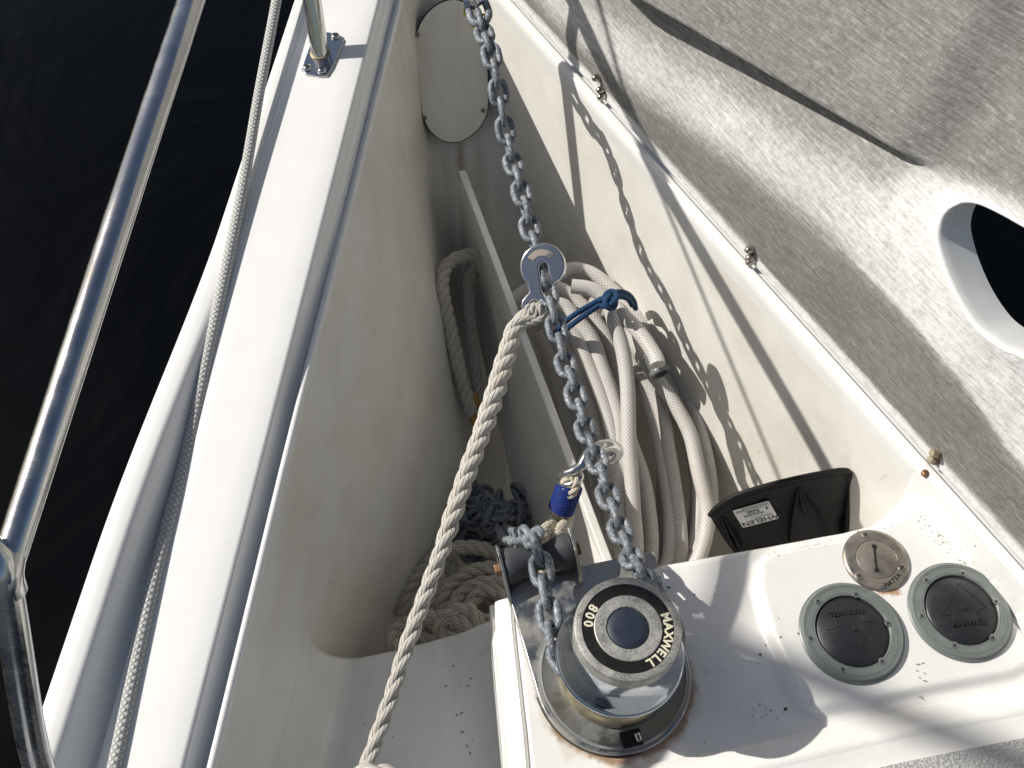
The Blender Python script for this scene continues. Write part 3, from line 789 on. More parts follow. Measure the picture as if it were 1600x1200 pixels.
# --- snubber rope
vn2 = unit(np.cross((P(822, 475, hc[2]) - P(575, 1195, .045)) * np.array([1, 1, 0]), UP))
so = P(575, 1195, .045)
spx = [(818, 480), (806, 512), (790, 560), (768, 632), (748, 690), (728, 745), (708, 805), (690, 860), (668, 920), (648, 975), (628, 1035), (606, 1105), (590, 1150), (572, 1200), (560, 1235)]
e0 = eye
SP = [e0 + np.array([-.002, -.008, -.004])]
for i, q in enumerate(spx[1:]):
    t = (i + 1) / (len(spx) - 1); z = lerp(eye[2] - .012, .045, t ** .9); SP.append(P(*q, z))
sr = thing('snubber_rope', 'thick off white laid rope running slack free from the chain hook down towards the camera', 'rope', SP[-1])
rope('spliced_rope', SP, [.0108, .0124, .0122, .0114, .0107, .0097, .0088, .0083, .0080, .0080], M['rope'], sr, lay=.074, fuzz=.10)
for dx in (-.009, -.001, .008):
    rope('eye_strand', [SP[1] + hF[:, 0] * dx * .5, e0 + hF[:, 0] * dx + hF @ np.array([0, -.018, .006]), e0 + hF[:, 0] * dx * .8 + hF @ np.array([0, -.004, .010]), e0 + hF[:, 0] * dx * .7 + hF @ np.array([0, -.002, -.006]), SP[1] + hF[:, 0] * dx * .4 - hz * .012], .0049, M['rope'], sr, lay=.03, step=.003, seg=6)
# its turns round a cleat at the near edge
tb = [P(536, 1226, .05), P(556, 1213, .06), P(585, 1209, .062), P(612, 1214, .058), P(640, 1238, .04)]
rope('cleat_turn', tb, .0095, M['rope'], sr, lay=.06)

# --- second hook and its lashing
h2 = PL(925, 716, c0, vn)
h2t = thing('lower_hook', 'polished steel S shaped chain hook on the lower chain above the blue whipping', 'chain hook', h2)
ez = h2[2]
hp2 = [P(878, 757, ez - .01), P(878, 742, ez + .004), P(893, 737, ez + .012), P(908, 728, ez + .016), P(918, 712, ez + .020), P(935, 700, ez + .021), P(955, 697, ez + .014), P(966, 706, ez + .004), P(958, 718, ez - .006), P(940, 720, ez - .010)]
c_, q_ = catmull(hp2, .0025); tq = q_ / q_[-1]
v, f, uv = sweep(c_, q_, np.interp(tq, [0, .08, .2, .38, .52, .66, .82, 1], [.0042, .0046, .0052, .0068, .0084, .0078, .0062, .0046]), 18, True, 1.0)
obj('hook_body', mesh('hook_body', v, f, True, 70, uv), M['steel'], h2t)
rc2 = P(891, 748, ez - .001)
tube('eye', [rc2 + np.array([.0115 * math.cos(a), .0085 * math.sin(a), .006 * math.cos(a + .4)]) for a in np.arange(14) * .4488], .0047, M['steel'], h2t, 14, .003, True)
tube('tongue', [P(918, 735, ez + .006), P(934, 724, ez + .004), P(952, 716, ez + .000), P(963, 708, ez + .003)], [.003, .0062, .0062, .004], M['steel'], h2t, 14, .003, rx=.5)
ls = thing('hook_lashing', 'cream rope tail with bright blue whipping tied to the lower chain hook', 'lashing', P(860, 820, -.02))
rope('eye_loop', [P(884, 772, ez - .012), P(884, 752, ez + .000), P(892, 742, ez + .006), P(900, 752, ez + .004), P(896, 766, ez - .004), P(888, 775, ez - .012)], .0062, M['new_rope'], ls, lay=.03, step=.0025)
wa, wb = P(891, 757, ez - .010), P(876, 798, ez - .035)
tube('whipping', [wa, (wa + wb) / 2, wb], [.0125, .0135, .0128], M['whipping'], ls, 20, .004)
for k in range(11):
    t = (k + .5) / 11; cw = wa + (wb - wa) * t; dz_ = unit(wb - wa); fx = frame_z(dz_)
    tube('whipping_turn', [cw + fx @ np.array([.0136 * math.cos(a), .0136 * math.sin(a), .0008 * math.cos(a * 2 + k)]) for a in np.arange(12) * .5236], .0024, M['whipping'], ls, 6, .004, True)
rope('tail', [wb, P(866, 818, ez - .05), P(846, 838, -.02), P(830, 868, -.05), P(820, 890, -.09)], .0088, M['new_rope'], ls, lay=.036)
rope('tail', [wb + ax * .008, P(884, 818, ez - .05), P(868, 842, -.035), P(856, 868, -.07), P(850, 890, -.12)], .0088, M['new_rope'], ls, lay=.036)

# --- braided line lying along the gunwale
bl = []
for (px, py), h in zip([(440, -60), (432, 0), (406, 140), (378, 300), (347, 450), (317, 590), (290, 720), (263, 820), (236, 930), (208, 1060), (181, 1190), (150, 1330)], (.036, .030, .020, .009, .003, -.001, -.003, .000, .0015, .0015, .0015, .0015)):
    bl.append(P(px, py, GT + h))
tag(tube('braided_line', bl, .0068, M['braid'], None, 16, .006), 'grey white braided line lying lengthwise on the white gunwale', 'rope')

# ================================================================== DECK FITTINGS
M['bezel_screw'] = steel('dull_screw', (.40, .42, .41), (.3, .5), .3, (.25, .27, .26))
NPAD = unit((.06695, -.00105, .99776)); PO = np.array([.32688, .36564, 0.0])
def PP(px, py, h=0.0): return PL(px, py, PO + NPAD * h, NPAD)
def dome_z(r): return .0036 + .0078 * max(0.0, 1 - (r / .0375) ** 2) ** .8
def footswitch(cen, screws, arrow, txt, label, tint):
    t = thing('foot_switch', label, 'foot switch', cen, 'windlass foot switches set in the white tray')
    Fz = frame_z(NPAD)
    v, f = lathe([(.0535, -.001), (.0535, .0018), (.0525, .0026), (.0515, .0030), (.0510, .0052), (.0500, .0064), (.0485, .0065), (.0482, .0061), (.0477, .0061), (.0474, .0065), (.0468, .0065), (.0465, .0061), (.0460, .0061), (.0457, .0065), (.0400, .0066), (.0397, .0062), (.0393, .0062), (.0390, .0066), (.0385, .0066), (.0378, .0060), (.0374, .0030)], 96, cen, Fz)
    o = obj('bezel', mesh('bezel', v, f, True, 35), M['bezel'], t)
    pr = [(.0376, .0030)] + [(r, dome_z(r)) for r in np.linspace(.0374, .0004, 14)]
    v, f = lathe(pr, 64, cen, Fz); cap = obj('rubber_cap', mesh('rubber_cap', v, f, True, 60), M['rubber'], t)
    for q in screws: screw(t, PP(*q, .0062), NPAD, .0037, M['bezel_screw'], .08)
    def on(px, py):
        p = PP(px, py, .010); r = np.linalg.norm((p - cen) - NPAD * np.dot(p - cen, NPAD)); p = PP(px, py, dome_z(r)); return p
    pts = [on(*q) for q in arrow]; dense = []
    for i in range(len(pts)):
        a, b = pts[i], pts[(i + 1) % len(pts)]
        for s in np.linspace(0, 1, 7)[:-1]:
            p = a + (b - a) * s; l = (p - cen) - NPAD * np.dot(p - cen, NPAD); dense.append(cen + l + NPAD * (dome_z(np.linalg.norm(l)) + .0003))
    c = np.array(dense + dense[:1]); q = np.r_[0, np.cumsum(np.linalg.norm(np.diff(c, axis=0), axis=1))]
    v, f, uv = sweep(c, q, .00055, 6, True); obj('arrow', mesh('arrow', v, f, True, 60, uv), M['arrowm'], cap)
    if txt:
        (qx, qy), (dx, dy), size = txt
        me = text_mesh('maker', 'MAXWELL', size, .0005, .0002); p = on(qx, qy); x = unit(on(qx + dx, qy + dy) - on(qx - dx, qy - dy)); F_ = frame_z(NPAD, x)
        l = p - cen; tilt = l - NPAD * np.dot(l, NPAD); nn = unit(NPAD + tilt * 7); F_ = frame_z(nn, x)
        obj('maker_name', xform(me, F_, p + nn * .0006), M['arrowm'], cap)
    v, f = lathe([(.003, .0002), (.003, .0011), (.0022, .0014), (.0004, .0014)], 16, cen + NPAD * dome_z(0), Fz); obj('centre_stud', mesh('centre_stud', v, f, True, 40), M['arrowm'], cap)
def z4(l, ox=1200, oy=800): return [(x / 4 + ox, y / 4 + oy) for x, y in l]
footswitch(PP(1330, 989), z4([(312, 560), (549, 516), (749, 697), (713, 933), (469, 983), (267, 793)]),
           z4([(575, 853), (365, 740), (436, 716), (410, 655), (580, 628), (606, 686), (655, 680)]), ((1320, 957), (-10, 1.2), .0078),
           'black domed foot switch nearer the windlass with its arrow pointing aft', 0)
footswitch(PP(1499, 956), z4([(989, 427), (1218, 383), (1424, 560), (1404, 787), (1168, 834), (960, 650)]),
           z4([(1188, 448), (1365, 598), (1308, 606), (1334, 662), (1168, 690), (1150, 636), (1085, 650)]), ((1514, 973), (10, -1.0), .0078),
           'black domed foot switch in the outer corner of the tray with its arrow pointing forward', 1)
# --- water filler
wc = PP(1368, 876); Fz = frame_z(NPAD)
wf = thing('water_filler', 'tarnished steel water filler cap with rust streaks and engraved WATER lettering', 'deck filler', wc)
v, f = lathe([(.0350, -.001), (.0350, .0012), (.0343, .0026), (.0325, .0037), (.0290, .0042), (.0222, .0043), (.0216, .0034)], 80, wc, Fz); obj('flange', mesh('flange', v, f, True, 40), M['filler'], wf)
v, f = lathe([(.0217, .0030), (.0215, .0040), (.0208, .0044), (.0002, .0046)], 64, wc, Fz); cp_ = obj('cap', mesh('cap', v, f, True, 30), M['filler'], wf)
sa, sb = PP(1366, 854, .0047), PP(1370, 891, .0047); sx = unit(sb - sa); Fs = frame_z(NPAD, sx)
v, f = box((sa + sb) / 2 - NPAD * .0003, (np.linalg.norm(sb - sa), .0022, .0012), Fs); obj('slot', mesh('slot', v, f, False), M['dark_hole'], cp_)
for p in (sa, sb):
    v, f = lathe([(.0026, 0), (.0026, .0006), (.0019, .0007), (.0002, .0007)], 16, p - NPAD * .0001, Fz); obj('key_hole', mesh('key_hole', v, f, True, 40), M['dark_hole'], cp_)
for q in z4([(607, 144), (837, 349), (567, 401)]): screw(wf, PP(*q, .0040), NPAD, .0042, M['filler'], .15)
ms = []
for chh, (px, py) in zip('WATER', ((1386.0, 913.5), (1391.2, 910.6), (1396.2, 907.2), (1400.8, 903.2), (1404.8, 898.8))):
    p = PP(px, py, .0044); r = unit((p - wc) - NPAD * np.dot(p - wc, NPAD)); me = text_mesh('letter', chh, .0066, .0002, .0001); ms.append(xform(me, np.c_[np.cross(-r, NPAD), -r, NPAD], p))
me = join('lettering', ms); o = obj('lettering', me, M['dark_hole'], wf); o['kind'] = 'stuff'

# ================================================================== OPEN HATCH (lying open outboard, underside up)
T_ = math.radians(72)
LU = math.cos(T_) * nH + np.array([0, 0, math.sin(T_)]); LN = unit(np.cross(HT, LU)); LN = LN if LN[2] > 0 else -LN
LO = LA + nH * .0018 + np.array([0, 0, .003])
def ab(px, py):
    X = PL(px, py, LO, LN); return float((X - LO) @ HT), float((X - LO) @ LU)
def lid_pt(a, b, h): return LO + HT * a + LU * b + LN * h
C1 = sorted([ab(*q) for q in ((850, 10), (890, 47), (983, 130), (1150, 243), (1350, 380), (1433, 460), (1510, 570), (1600, 690))])
C2 = sorted([ab(*q) for q in ((930, -25), (967, 0), (1050, 47), (1150, 107), (1250, 170), (1350, 228), (1400, 250), (1453, 277))]) 
C3 = sorted([ab(*q) for q in ((1000, -35), (1050, 0), (1123, 43), (1200, 97), (1283, 143), (1350, 197), (1410, 243), (1460, 284))])
def smooth_line(L, deg):
    L = np.array(L); c = np.polyfit(L[:, 0], L[:, 1], deg); a = np.linspace(L[:, 0].min(), L[:, 0].max(), 24); return [(x, float(np.polyval(c, x))) for x in a]
C1, C2, C3 = smooth_line(C1, 3), smooth_line(C2, 1), smooth_line(C3, 1)
HOLE = [(1516, 315), (1503, 318), (1495, 324), (1489, 334), (1487, 345), (1488, 365), (1497, 391), (1514, 428), (1535, 465), (1560, 500), (1584, 521), (1612, 540), (1660, 558), (1715, 560), (1745, 530), (1738, 480), (1700, 420), (1650, 378), (1600, 349), (1577, 336), (1553, 324), (1535, 317)]
HP = np.array([ab(*q) for q in HOLE]); hpd, _ = catmull([(x, y, 0) for x, y in HP], .004, True); HP = hpd[:-1, :2]
def interp(L, a): L = np.array(L); return float(np.interp(a, L[:, 0], L[:, 1]))
nz = np.random.RandomState(3)
A_END = C3[0][0] - .015
def lid_h(a, b, dh):
    c1 = max(interp(C1, a), .026); c2 = max(interp(C2, a), c1 + .03); c3 = max(interp(C3, a), c2 + .010)
    fade = float(sstep((a - A_END) / .07))                  # the step dies out beside the hole
    d = .30 * (c1 - .012); st = min(.014 + .13 * max(a - A_END, 0), .075)
    lo = max(.3 * d - .01, .0)
    if b < .003: h = -.004 * (1 - b / .003) ** 2
    elif b < .011: h = 0
    elif b < c1:
        t = (b - .011) / (c1 - .011); h = d * (1 - (1 - t) ** 1.25) if t < 1 else d
    else:
        t = min((b - c1) / (c3 - c1), 1); h = lerp(d, lo, t * t * (1.6 - .6 * t)) if t < 1 else lo
    # soften the crest
    if b > c3:
        q = b - c3; h = lo + st * fade * float(sstep(q / .012)) + .03 * q * (1 - fade) - .015 * q
    # raised lip round the hole
    if dh < .06: h += .006 * float(sstep(1 - max(dh, 0) / .022)) 
    dirt = .92 if b < c1 else .1
    k = float(sstep((b - (c1 - .015)) / .04)); dirt = lerp(.86, .20, k)
    if b < .018: dirt = .12 + .8 * float(sstep((b - .012) / .010))
    if b > c1: dirt += .42 * float(sstep((b - lerp(c1, c2, .45)) / (c2 - c1) * 1.8)) * fade + .1
    if b > c3: dirt = lerp(dirt, .74, float(sstep((b - c3) / .02)))
    if b > c1: dirt = lerp(dirt, .15, (1 - fade) * float(sstep((HP[:, 1].max() - b) / .06)))
    if dh < .03: dirt = lerp(dirt, .05, float(sstep(1 - dh / .03)))
    return h, min(dirt, 1)
av = np.arange(-.42, 1.12, .0062)
def bvals(a):
    c1 = max(interp(C1, a), .026); c3 = max(max(interp(C2, a), c1 + .03) + .010, interp(C3, a))
    return np.r_[0, .0015, .003, .0045, .008, .011, c1 * 0 + np.linspace(.011, c1, 16)[1:], np.linspace(c1, c3, 26)[1:], c3 + np.array([.002, .004, .006, .008, .010, .012, .015]), np.linspace(c3 + .015, .80, 84)[1:]]
from math import hypot
hseg = list(zip(HP, np.roll(HP, -1, axis=0)))
hmin, hmax = HP.min(0) - .065, HP.max(0) + .065
def hole_sd(p):
    if not (hmin[0] < p[0] < hmax[0] and hmin[1] < p[1] < hmax[1]): return 1.0, None
    A = HP; B = np.roll(HP, -1, axis=0); E = B - A
    t = np.clip(((p - A) * E).sum(1) / (E * E).sum(1), 0, 1); Q = A + E * t[:, None]; D = np.hypot(*(p - Q).T); i = int(D.argmin())
    c = ((A[:, 1] > p[1]) != (B[:, 1] > p[1])) & (p[0] < E[:, 0] * (p[1] - A[:, 1]) / np.where(np.abs(E[:, 1]) < 1e-12, 1e-12, E[:, 1]) + A[:, 0])
    return (-D[i] if c.sum() % 2 else D[i]), Q[i]
V, DI, UVp, ins = [], [], [], []
for a in av:
    for b in bvals(a):
        p = np.array([a, b]); d, qn = hole_sd(p); ins.append(d < 0)
        if d < 0: p = qn
        h, di = lid_h(p[0], p[1], max(d, 0))
        V.append(lid_pt(p[0], p[1], h)); DI.append(di); UVp.append((p[0], p[1]))
nb = len(bvals(.5)); Fc = []
for i in range(len(av) - 1):
    for j in range(nb - 1):
        q = (i * nb + j, (i + 1) * nb + j, (i + 1) * nb + j + 1, i * nb + j + 1)
        if not all(ins[k] for k in q): Fc.append(q)
hatch = thing('hatch_lid', 'weathered grey white hatch lid lying open with its stained underside and oval hole up', 'hatch lid', LO)
me = mesh('panel', V, Fc, True, 70, [[UVp[k] for k in q] for q in Fc])
ca = me.attributes.new('dirt', 'FLOAT', 'POINT'); ca.data.foreach_set('value', np.array(DI, dtype=np.float32))
def lid_mat():
    n = NB('bare_hatch_underside'); at = n.n('ShaderNodeAttribute', attribute_name='dirt'); dirt = at.outputs['Fac']
    v = n.vec((1, 1, 1), (0, 0, 0), 'UV'); vs = n.vec((6, 60, 1), (0, 0, .12), 'UV')
    big = n.noise(n.vec(), 7, 6, .65); st = n.noise(vs, 6, 6, .7, .3); fine = n.noise(n.vec((1, 1, 1)), 190, 5, .7); pit = n.noise(n.vec(), 150, 6, .74)
    cells = n.vor(n.vec(), 85, 'Distance', 'DISTANCE_TO_EDGE')
    f = n.math('ADD', dirt, n.math('MULTIPLY', n.math('SUBTRACT', big, .5), .4))
    f = n.math('ADD', f, n.math('MULTIPLY', n.math('SUBTRACT', st, .5), 1.35))
    f = n.math('ADD', f, n.math('MULTIPLY', n.math('SUBTRACT', pit, .5), .85), clamp=True)
    c = n.ramp(f, [(.05, (.70, .70, .69)), (.38, (.47, .467, .452)), (.68, (.275, .27, .256)), (1, (.165, .161, .15))])
    blotch = n.ramp(n.noise(n.vec(loc=(4, 2, 1)), 11, 5, .6), [(.45, 0), (.7, 1)])
    c = n.mix(n.math('MULTIPLY', blotch, .2), c, (.37, .35, .315))
    n.set(base=c, rough=.72, spec=.3)
    h = n.math('ADD', n.math('MULTIPLY', st, .7), n.math('ADD', n.math('MULTIPLY', fine, .35), n.math('MULTIPLY', pit, .5)))
    n.set(normal=n.bump(h, .55, .0028)); return n.m
M['lid'] = lid_mat(); pnl = obj('panel', me, M['lid'], hatch); so_ = pnl.modifiers.new('thickness', 'SOLIDIFY'); so_.thickness = .007; so_.offset = 1.0
# lining of the hole and its hand-faired lip
rows = []
for p in HP:
    h = lid_h(p[0], p[1], 0)[0]; w_ = .0018 * math.sin(p[0] * 190) * math.sin(p[1] * 260)
    cen_ = HP.mean(0); o_ = unit(np.append(p - cen_, 0))[:2]
    rows.append([lid_pt(*(p + o_ * s), h + z) for s, z in ((.0065 + w_, -.0015), (.0045 + w_, .0008), (.002, .0014), (.0, .0008), (-.001, -.003), (-.0012, -.012), (.0035, -.055))])
v, f = grid(rows, closed_v=True); obj('hole_lining', mesh('hole_lining', v, [q[::-1] for q in f], True, 60), M['gunwale'], hatch)
# outer skin below (the deck side of the lid)
rows = [[lid_pt(a, b, -.062) for b in (.0, .2, .42)] for a in (-.42, .18)]
# nuts
for grp in (((941, 119), (944, 138), (943, 152)), ((1180, 386), (1177, 400), (1174, 411))):
    for q in grp:
        a_, b_ = ab(*q); b_ = max(b_, .0065); h = lid_h(a_, b_, 1)[0]; c = lid_pt(a_, b_, h - .002); ax_ = unit(LN + LU * -.25 + HT * rnd.uniform(-.08, .08)); Fx = frame_z(ax_, HT)
        b = Bag(); v, f = prism([(.0056 * math.cos(t), .0056 * math.sin(t)) for t in np.arange(6) * math.pi / 3], 0, .0062, c, Fx); b.add(v, f)
        nut = obj('acorn_nut', b.mesh('acorn_nut', False), M['nut'], hatch); bev(nut, .0005)
        v, f = lathe([(.0051, .0058), (.0050, .008), (.0042, .0105), (.0028, .0122), (.0002, .0128)], 16, c, Fx); obj('dome', mesh('dome', v, f, True, 60), M['nut'], nut)
for q, hgt in (((1470, 710), .013), ((1463, 720), .010), ((1455, 729), .011)):
    a_, b_ = ab(*q); b_ = max(b_, .0065); c = lid_pt(a_, b_, lid_h(a_, b_, 1)[0] - .002); ax_ = unit(LN + LU * .25 - HT * -.35); Fx = frame_z(ax_, HT)
    v, f = prism([(.0052 * math.cos(t), .0052 * math.sin(t)) for t in np.arange(6) * math.pi / 3], 0, .006, c, Fx); nut = obj('hinge_nut', mesh('hinge_nut', v, f, False), M['bolt'], hatch); bev(nut, .0005)
    v, f = lathe([(.0042, .005), (.0042, hgt), (.0036, hgt + .0008), (.0002, hgt + .0008)], 18, c, Fx); obj('bolt_end', mesh('bolt_end', v, f, True, 40), M['bronze'], nut)
rv = PL(1446, 739, LA + np.array([0, 0, .002]), UP)
rvt = thing('rusty_rivet', 'small rusty rivet head in the white coaming beside the third hinge', 'rivet', rv)
v, f = lathe([(.0042, -.002), (.0040, .0008), (.0025, .0018), (.0002, .0020)], 16, rv); obj('head', mesh('head', v, f, True, 50), M['bolt'], rvt)

# ================================================================== PULPIT
pp = thing('pulpit', 'polished stainless pulpit rail crossing above the dark water at the left', 'rail', PD(66, 1214, .93))
RR = .0113
rail = [np.array([-.214, 1.45, .413]), np.array([-.242, 1.114, .437]), np.array([-.258, .806, .468]), PD(232, 200, .875), PD(167, 400, .825), PD(38, 800, .775), PD(12, 880, .765)][::-1]
tube('rail', rail, RR, M['rail'], pp, 28, .012)
J = PD(6, 905, .760)
leg = [PD(-22, 855, .752), J, PD(47, 1143, .835), PD(68, 1225, .865), PD(108, 1390, .935)]
tube('leg', leg, RR, M['rail'], pp, 28, .012)
tube('weld', [PD(14, 868, .766), PD(10, 900, .761), PD(16, 925, .768)], .0116, M['rail'], pp, 24, .004)
st = thing('pulpit_post', 'stainless pulpit post on a three screw base plate at the gunwale top', 'post', P(501, 86, GT))
pb = P(501, 86, GT); ptp = pb + np.array([.0, .138, .345])
tube('post', [pb, (pb + ptp) / 2, ptp], .0124, M['steel'], st, 28, .02)
tube('weld_bead', [pb + np.array([.0128 * math.cos(a), .0128 * math.sin(a), .0048]) for a in np.arange(16) * .3927], .0012, M['bronze'], st, 8, .002, True)
pol = [P(*q, GT + .004) for q in ((508, 49), (520, 51), (531, 54), (537, 61), (533, 74), (519, 106), (511, 118), (500, 119), (476, 115), (471, 109), (475, 96), (485, 68))]
c = np.mean(pol, axis=0); o = obj('base_plate', mesh('base_plate', *prism([(p[0] - c[0], p[1] - c[1]) for p in pol][::-1], -.0035, .0, c), True, 30), M['steel'], st); bev(o, .001)
for q in ((524, 57), (480, 106), (503, 110)): screw(st, P(*q, GT + .0042), UP, .0062, M['steel'], .5)

# ================================================================== IN THE LOCKER
def z7(l): return [(x / 3.4275 + 780, y / 3.4275 + 350) for x, y in l]
def zz3(l): return [(x / 4 + 750, y / 4 + 700) for x, y in l]
# --- coiled hose
strands = [
    # (pixels, top z, bottom z)
    ([(800, 470), (826, 452), (855, 436), (876, 427), (897, 420), (926, 428), (955, 451), (984, 481), (1013, 513), (1042, 554), (1070, 605), (1090, 655), (1101, 700), (1110, 755), (1109, 805), (1098, 845), (1080, 880), (1050, 905)], -.205, -.36),
    (z7([(300, 470), (430, 470), (560, 462), (640, 458), (665, 490), (720, 545), (770, 605), (835, 705)]) + [(1028, 570)], -.165, -.200),
    ([(893, 447), (925, 452), (948, 470), (961, 508), (973, 548), (980, 598), (982, 656), (983, 700), (987, 750), (990, 800), (994, 850), (990, 890), (975, 915)], -.150, -.33),
    (z7([(150, 420), (300, 345), (400, 400), (500, 500), (570, 600), (625, 740), (650, 880), (660, 1020)]) + [(985, 690), (1003, 740), (1013, 790), (1018, 840), (1015, 880), (1000, 915)], -.185, -.37),
    (z7([(210, 470), (330, 430), (420, 520), (500, 620), (545, 750), (600, 900), (640, 1050)]) + [(968, 690), (974, 740), (985, 800), (992, 850), (985, 900)], -.178, -.35),
    (z7([(270, 530), (370, 560), (430, 640), (480, 750), (540, 900), (590, 1050)]) + [(960, 700), (968, 760), (972, 810), (974, 850), (965, 900)], -.19, -.36),
    (z7([(470, 470), (560, 540), (640, 620), (710, 740), (800, 860), (850, 950), (890, 1100)]) + [(1042, 690), (1052, 750), (1062, 825), (1062, 875), (1045, 910)], -.215, -.385),
    (z7([(480, 420), (600, 480), (690, 560), (780, 740), (860, 850), (950, 980), (1020, 1120), (1050, 1240)]) + [(1091, 735), (1102, 780), (1106, 812), (1097, 858), (1078, 900)], -.20, -.345),
    (z7([(640, 600), (700, 700), (760, 830), (800, 960), (840, 1100)]) + [(1030, 690), (1040, 750), (1048, 810), (1045, 870), (1030, 905)], -.235, -.40),
    (z7([(340, 600), (420, 700), (450, 850), (500, 1000)]) + [(935, 680), (948, 740), (955, 800), (955, 860)], -.24, -.40),
]
hs = thing('hose', 'coiled white braided water hose with a threaded metal end leaning in the locker', 'hose', P(1000, 860, -.36))
for pts, za, zb in strands:
    n = len(pts); y0, y1 = pts[0][1], max(p[1] for p in pts)
    ly = min(p[1] for p in pts)
    tube('coil', [P(px, py, lerp(za, zb, max(0, (py - ly) / 470.) ** 1.05) - (.085 * max(0, 1 - i / 3.0) if len(pts) == 9 and i < 3 else 0)) for i, (px, py) in enumerate(pts)], .0106, M['hose'], hs, 18, .008)
for pts, za, zb in [
    ([(985, 500), (1020, 545), (1050, 600), (1073, 660), (1086, 715), (1093, 770), (1090, 825), (1078, 870), (1058, 900)], -.235, -.38),
    ([(960, 500), (988, 545), (1010, 600), (1028, 655), (1036, 720), (1036, 790), (1030, 850), (1015, 895)], -.245, -.41),
    ([(1000, 520), (1034, 570), (1061, 628), (1080, 690), (1089, 745), (1088, 800), (1079, 850), (1060, 895)], -.262, -.40),
    ([(968, 520), (1000, 580), (1020, 640), (1034, 700), (1047, 760), (1054, 820), (1052, 880)], -.27, -.42),
    ([(930, 520), (945, 580), (958, 640), (976, 710), (996, 780), (1004, 840), (996, 890)], -.225, -.40)]:
    ly = pts[0][1]; tube('coil', [P(px, py, lerp(za, zb, max(0, (py - ly) / 420.))) for px, py in pts], .0108, M['hose'], hs, 16, .008)
# darker turns of the coil deep in the shade
for pts in ([(838, 520), (858, 560), (880, 640), (900, 720), (918, 800), (925, 880)], [(850, 505), (872, 545), (893, 620), (912, 700), (928, 780), (935, 860)]):
    tube('coil', [P(px, py, -.30 - .1 * i / 5) for i, (px, py) in enumerate(pts)], .0114, M['hose'], hs, 14, .01)
e1, e2 = P(1020, 558, -.199), P(1037, 594, -.205); fz = frame_z(e2 - e1)
prf = [(.0118, -.006)]
for k in range(7): prf += [(.0128, -.004 + k * .0034), (.0137, -.0028 + k * .0034), (.0128, -.0016 + k * .0034)]
prf += [(.0150, .022), (.0150, .027), (.0138, .0285), (.0100, .0285), (.0096, .024), (.0096, .002), (.0002, .001)]
v, f = lathe(prf, 32, e1, fz); obj('threaded_fitting', mesh('threaded_fitting', v, f, True, 40), M['bezel'], hs)
v, f = lathe([(.0093, .004), (.0002, .004)], 24, e1, fz); obj('bore', mesh('bore', v, f, True), M['dark_hole'], hs)

# --- blue tie round the hose
tie = thing('hose_tie', 'thin blue cord knotted round the top of the white hose coil', 'cord', P(958, 464, -.135))
zt_ = -.143
def bp_(l, dz=0): return [P(px, py, z + dz) for px, py, z in l]
tube('cord', bp_([(866, 524, -.20), (880, 506, -.155), (900, 490, -.141), (922, 477, -.137), (940, 467, -.134), (952, 463, -.130), (962, 464, -.128)]), .0040, M['blue_cord'], tie, 10, .004)
tube('cord', bp_([(872, 532, -.20), (886, 514, -.155), (906, 498, -.141), (926, 484, -.137), (944, 473, -.134), (956, 470, -.131), (964, 471, -.130)]), .0040, M['blue_cord'], tie, 10, .004)
tube('cord', bp_([(955, 461, -.128), (966, 456, -.132), (980, 459, -.150), (990, 470, -.176), (993, 482, -.20)]), .0040, M['blue_cord'], tie, 10, .004)
tube('cord', bp_([(956, 467, -.128), (968, 463, -.133), (981, 467, -.152), (988, 477, -.178)]), .0040, M['blue_cord'], tie, 10, .004)
tube('knot', bp_([(946, 474, -.128), (945, 464, -.121), (952, 456, -.119), (961, 457, -.118), (963, 466, -.117), (956, 474, -.119), (947, 478, -.124), (940, 478, -.131)]), .0042, M['blue_cord'], tie, 10, .003)
tube('knot', bp_([(936, 470, -.131), (946, 465, -.124), (954, 466, -.119), (962, 472, -.121), (958, 481, -.126), (949, 480, -.122), (946, 471, -.117), (953, 461, -.117)]), .0040, M['blue_cord'], tie, 10, .003)

# --- black tub
rim_px = [(1109, 806, -.110), (1121, 792, -.098), (1149, 775, -.080), (1195, 760, -.066), (1247, 747, -.058), (1299, 737, -.056), (1316, 735, -.060), (1327, 738, -.070), (1327, 756, -.095), (1325, 790, -.125), (1322, 830, -.16)]
end_px = [(1156, 872, -.230), (1166, 868, -.215), (1185, 862, -.195), (1214, 856, -.180), (1250, 850, -.172), (1288, 844, -.168), (1300, 842, -.170), (1310, 842, -.178), (1312, 850, -.19), (1310, 860, -.205), (1306, 870, -.22)]
rimc, _ = catmull([P(*q) for q in rim_px], .004); endc, _ = catmull([P(*q) for q in end_px], .004)
NR = 56
def rs(c): s = np.linspace(0, len(c) - 1, NR); i = np.arange(len(c)); return np.c_[[np.interp(s, i, c[:, k]) for k in range(3)]].T
rimc, endc = rs(rimc), rs(endc)
tub = thing('black_tub', 'scuffed black plastic tub with a white WHELEN sticker wedged behind the tray', 'tub', endc.mean(0))
def tub_pt(i, t):
    e = endc[i]; r = rimc[i]; p = r + (e - r) * t
    return p + np.array([0, 0, -.006 * math.sin(t * math.pi)])
rows = [[tub_pt(i, t) for i in range(NR)] for t in np.linspace(0, 1, 14)]
v, f = grid(rows); o = obj('shell', mesh('shell', v, f, True, 50), M['black_tub'], tub)
sm = o.modifiers.new('thickness', 'SOLIDIFY'); sm.thickness = .0028; sm.offset = 0
c, q = catmull(rimc, .003); v, f, uv = sweep(c, q, .0034, 10, True); obj('rim', mesh('rim', v, f, True, 60, uv), M['black_tub'], tub)
surf = [(i, t, pr) for i in range(NR) for t in np.linspace(0, 1, 40) for pr in [tub_pt(i, t)]]
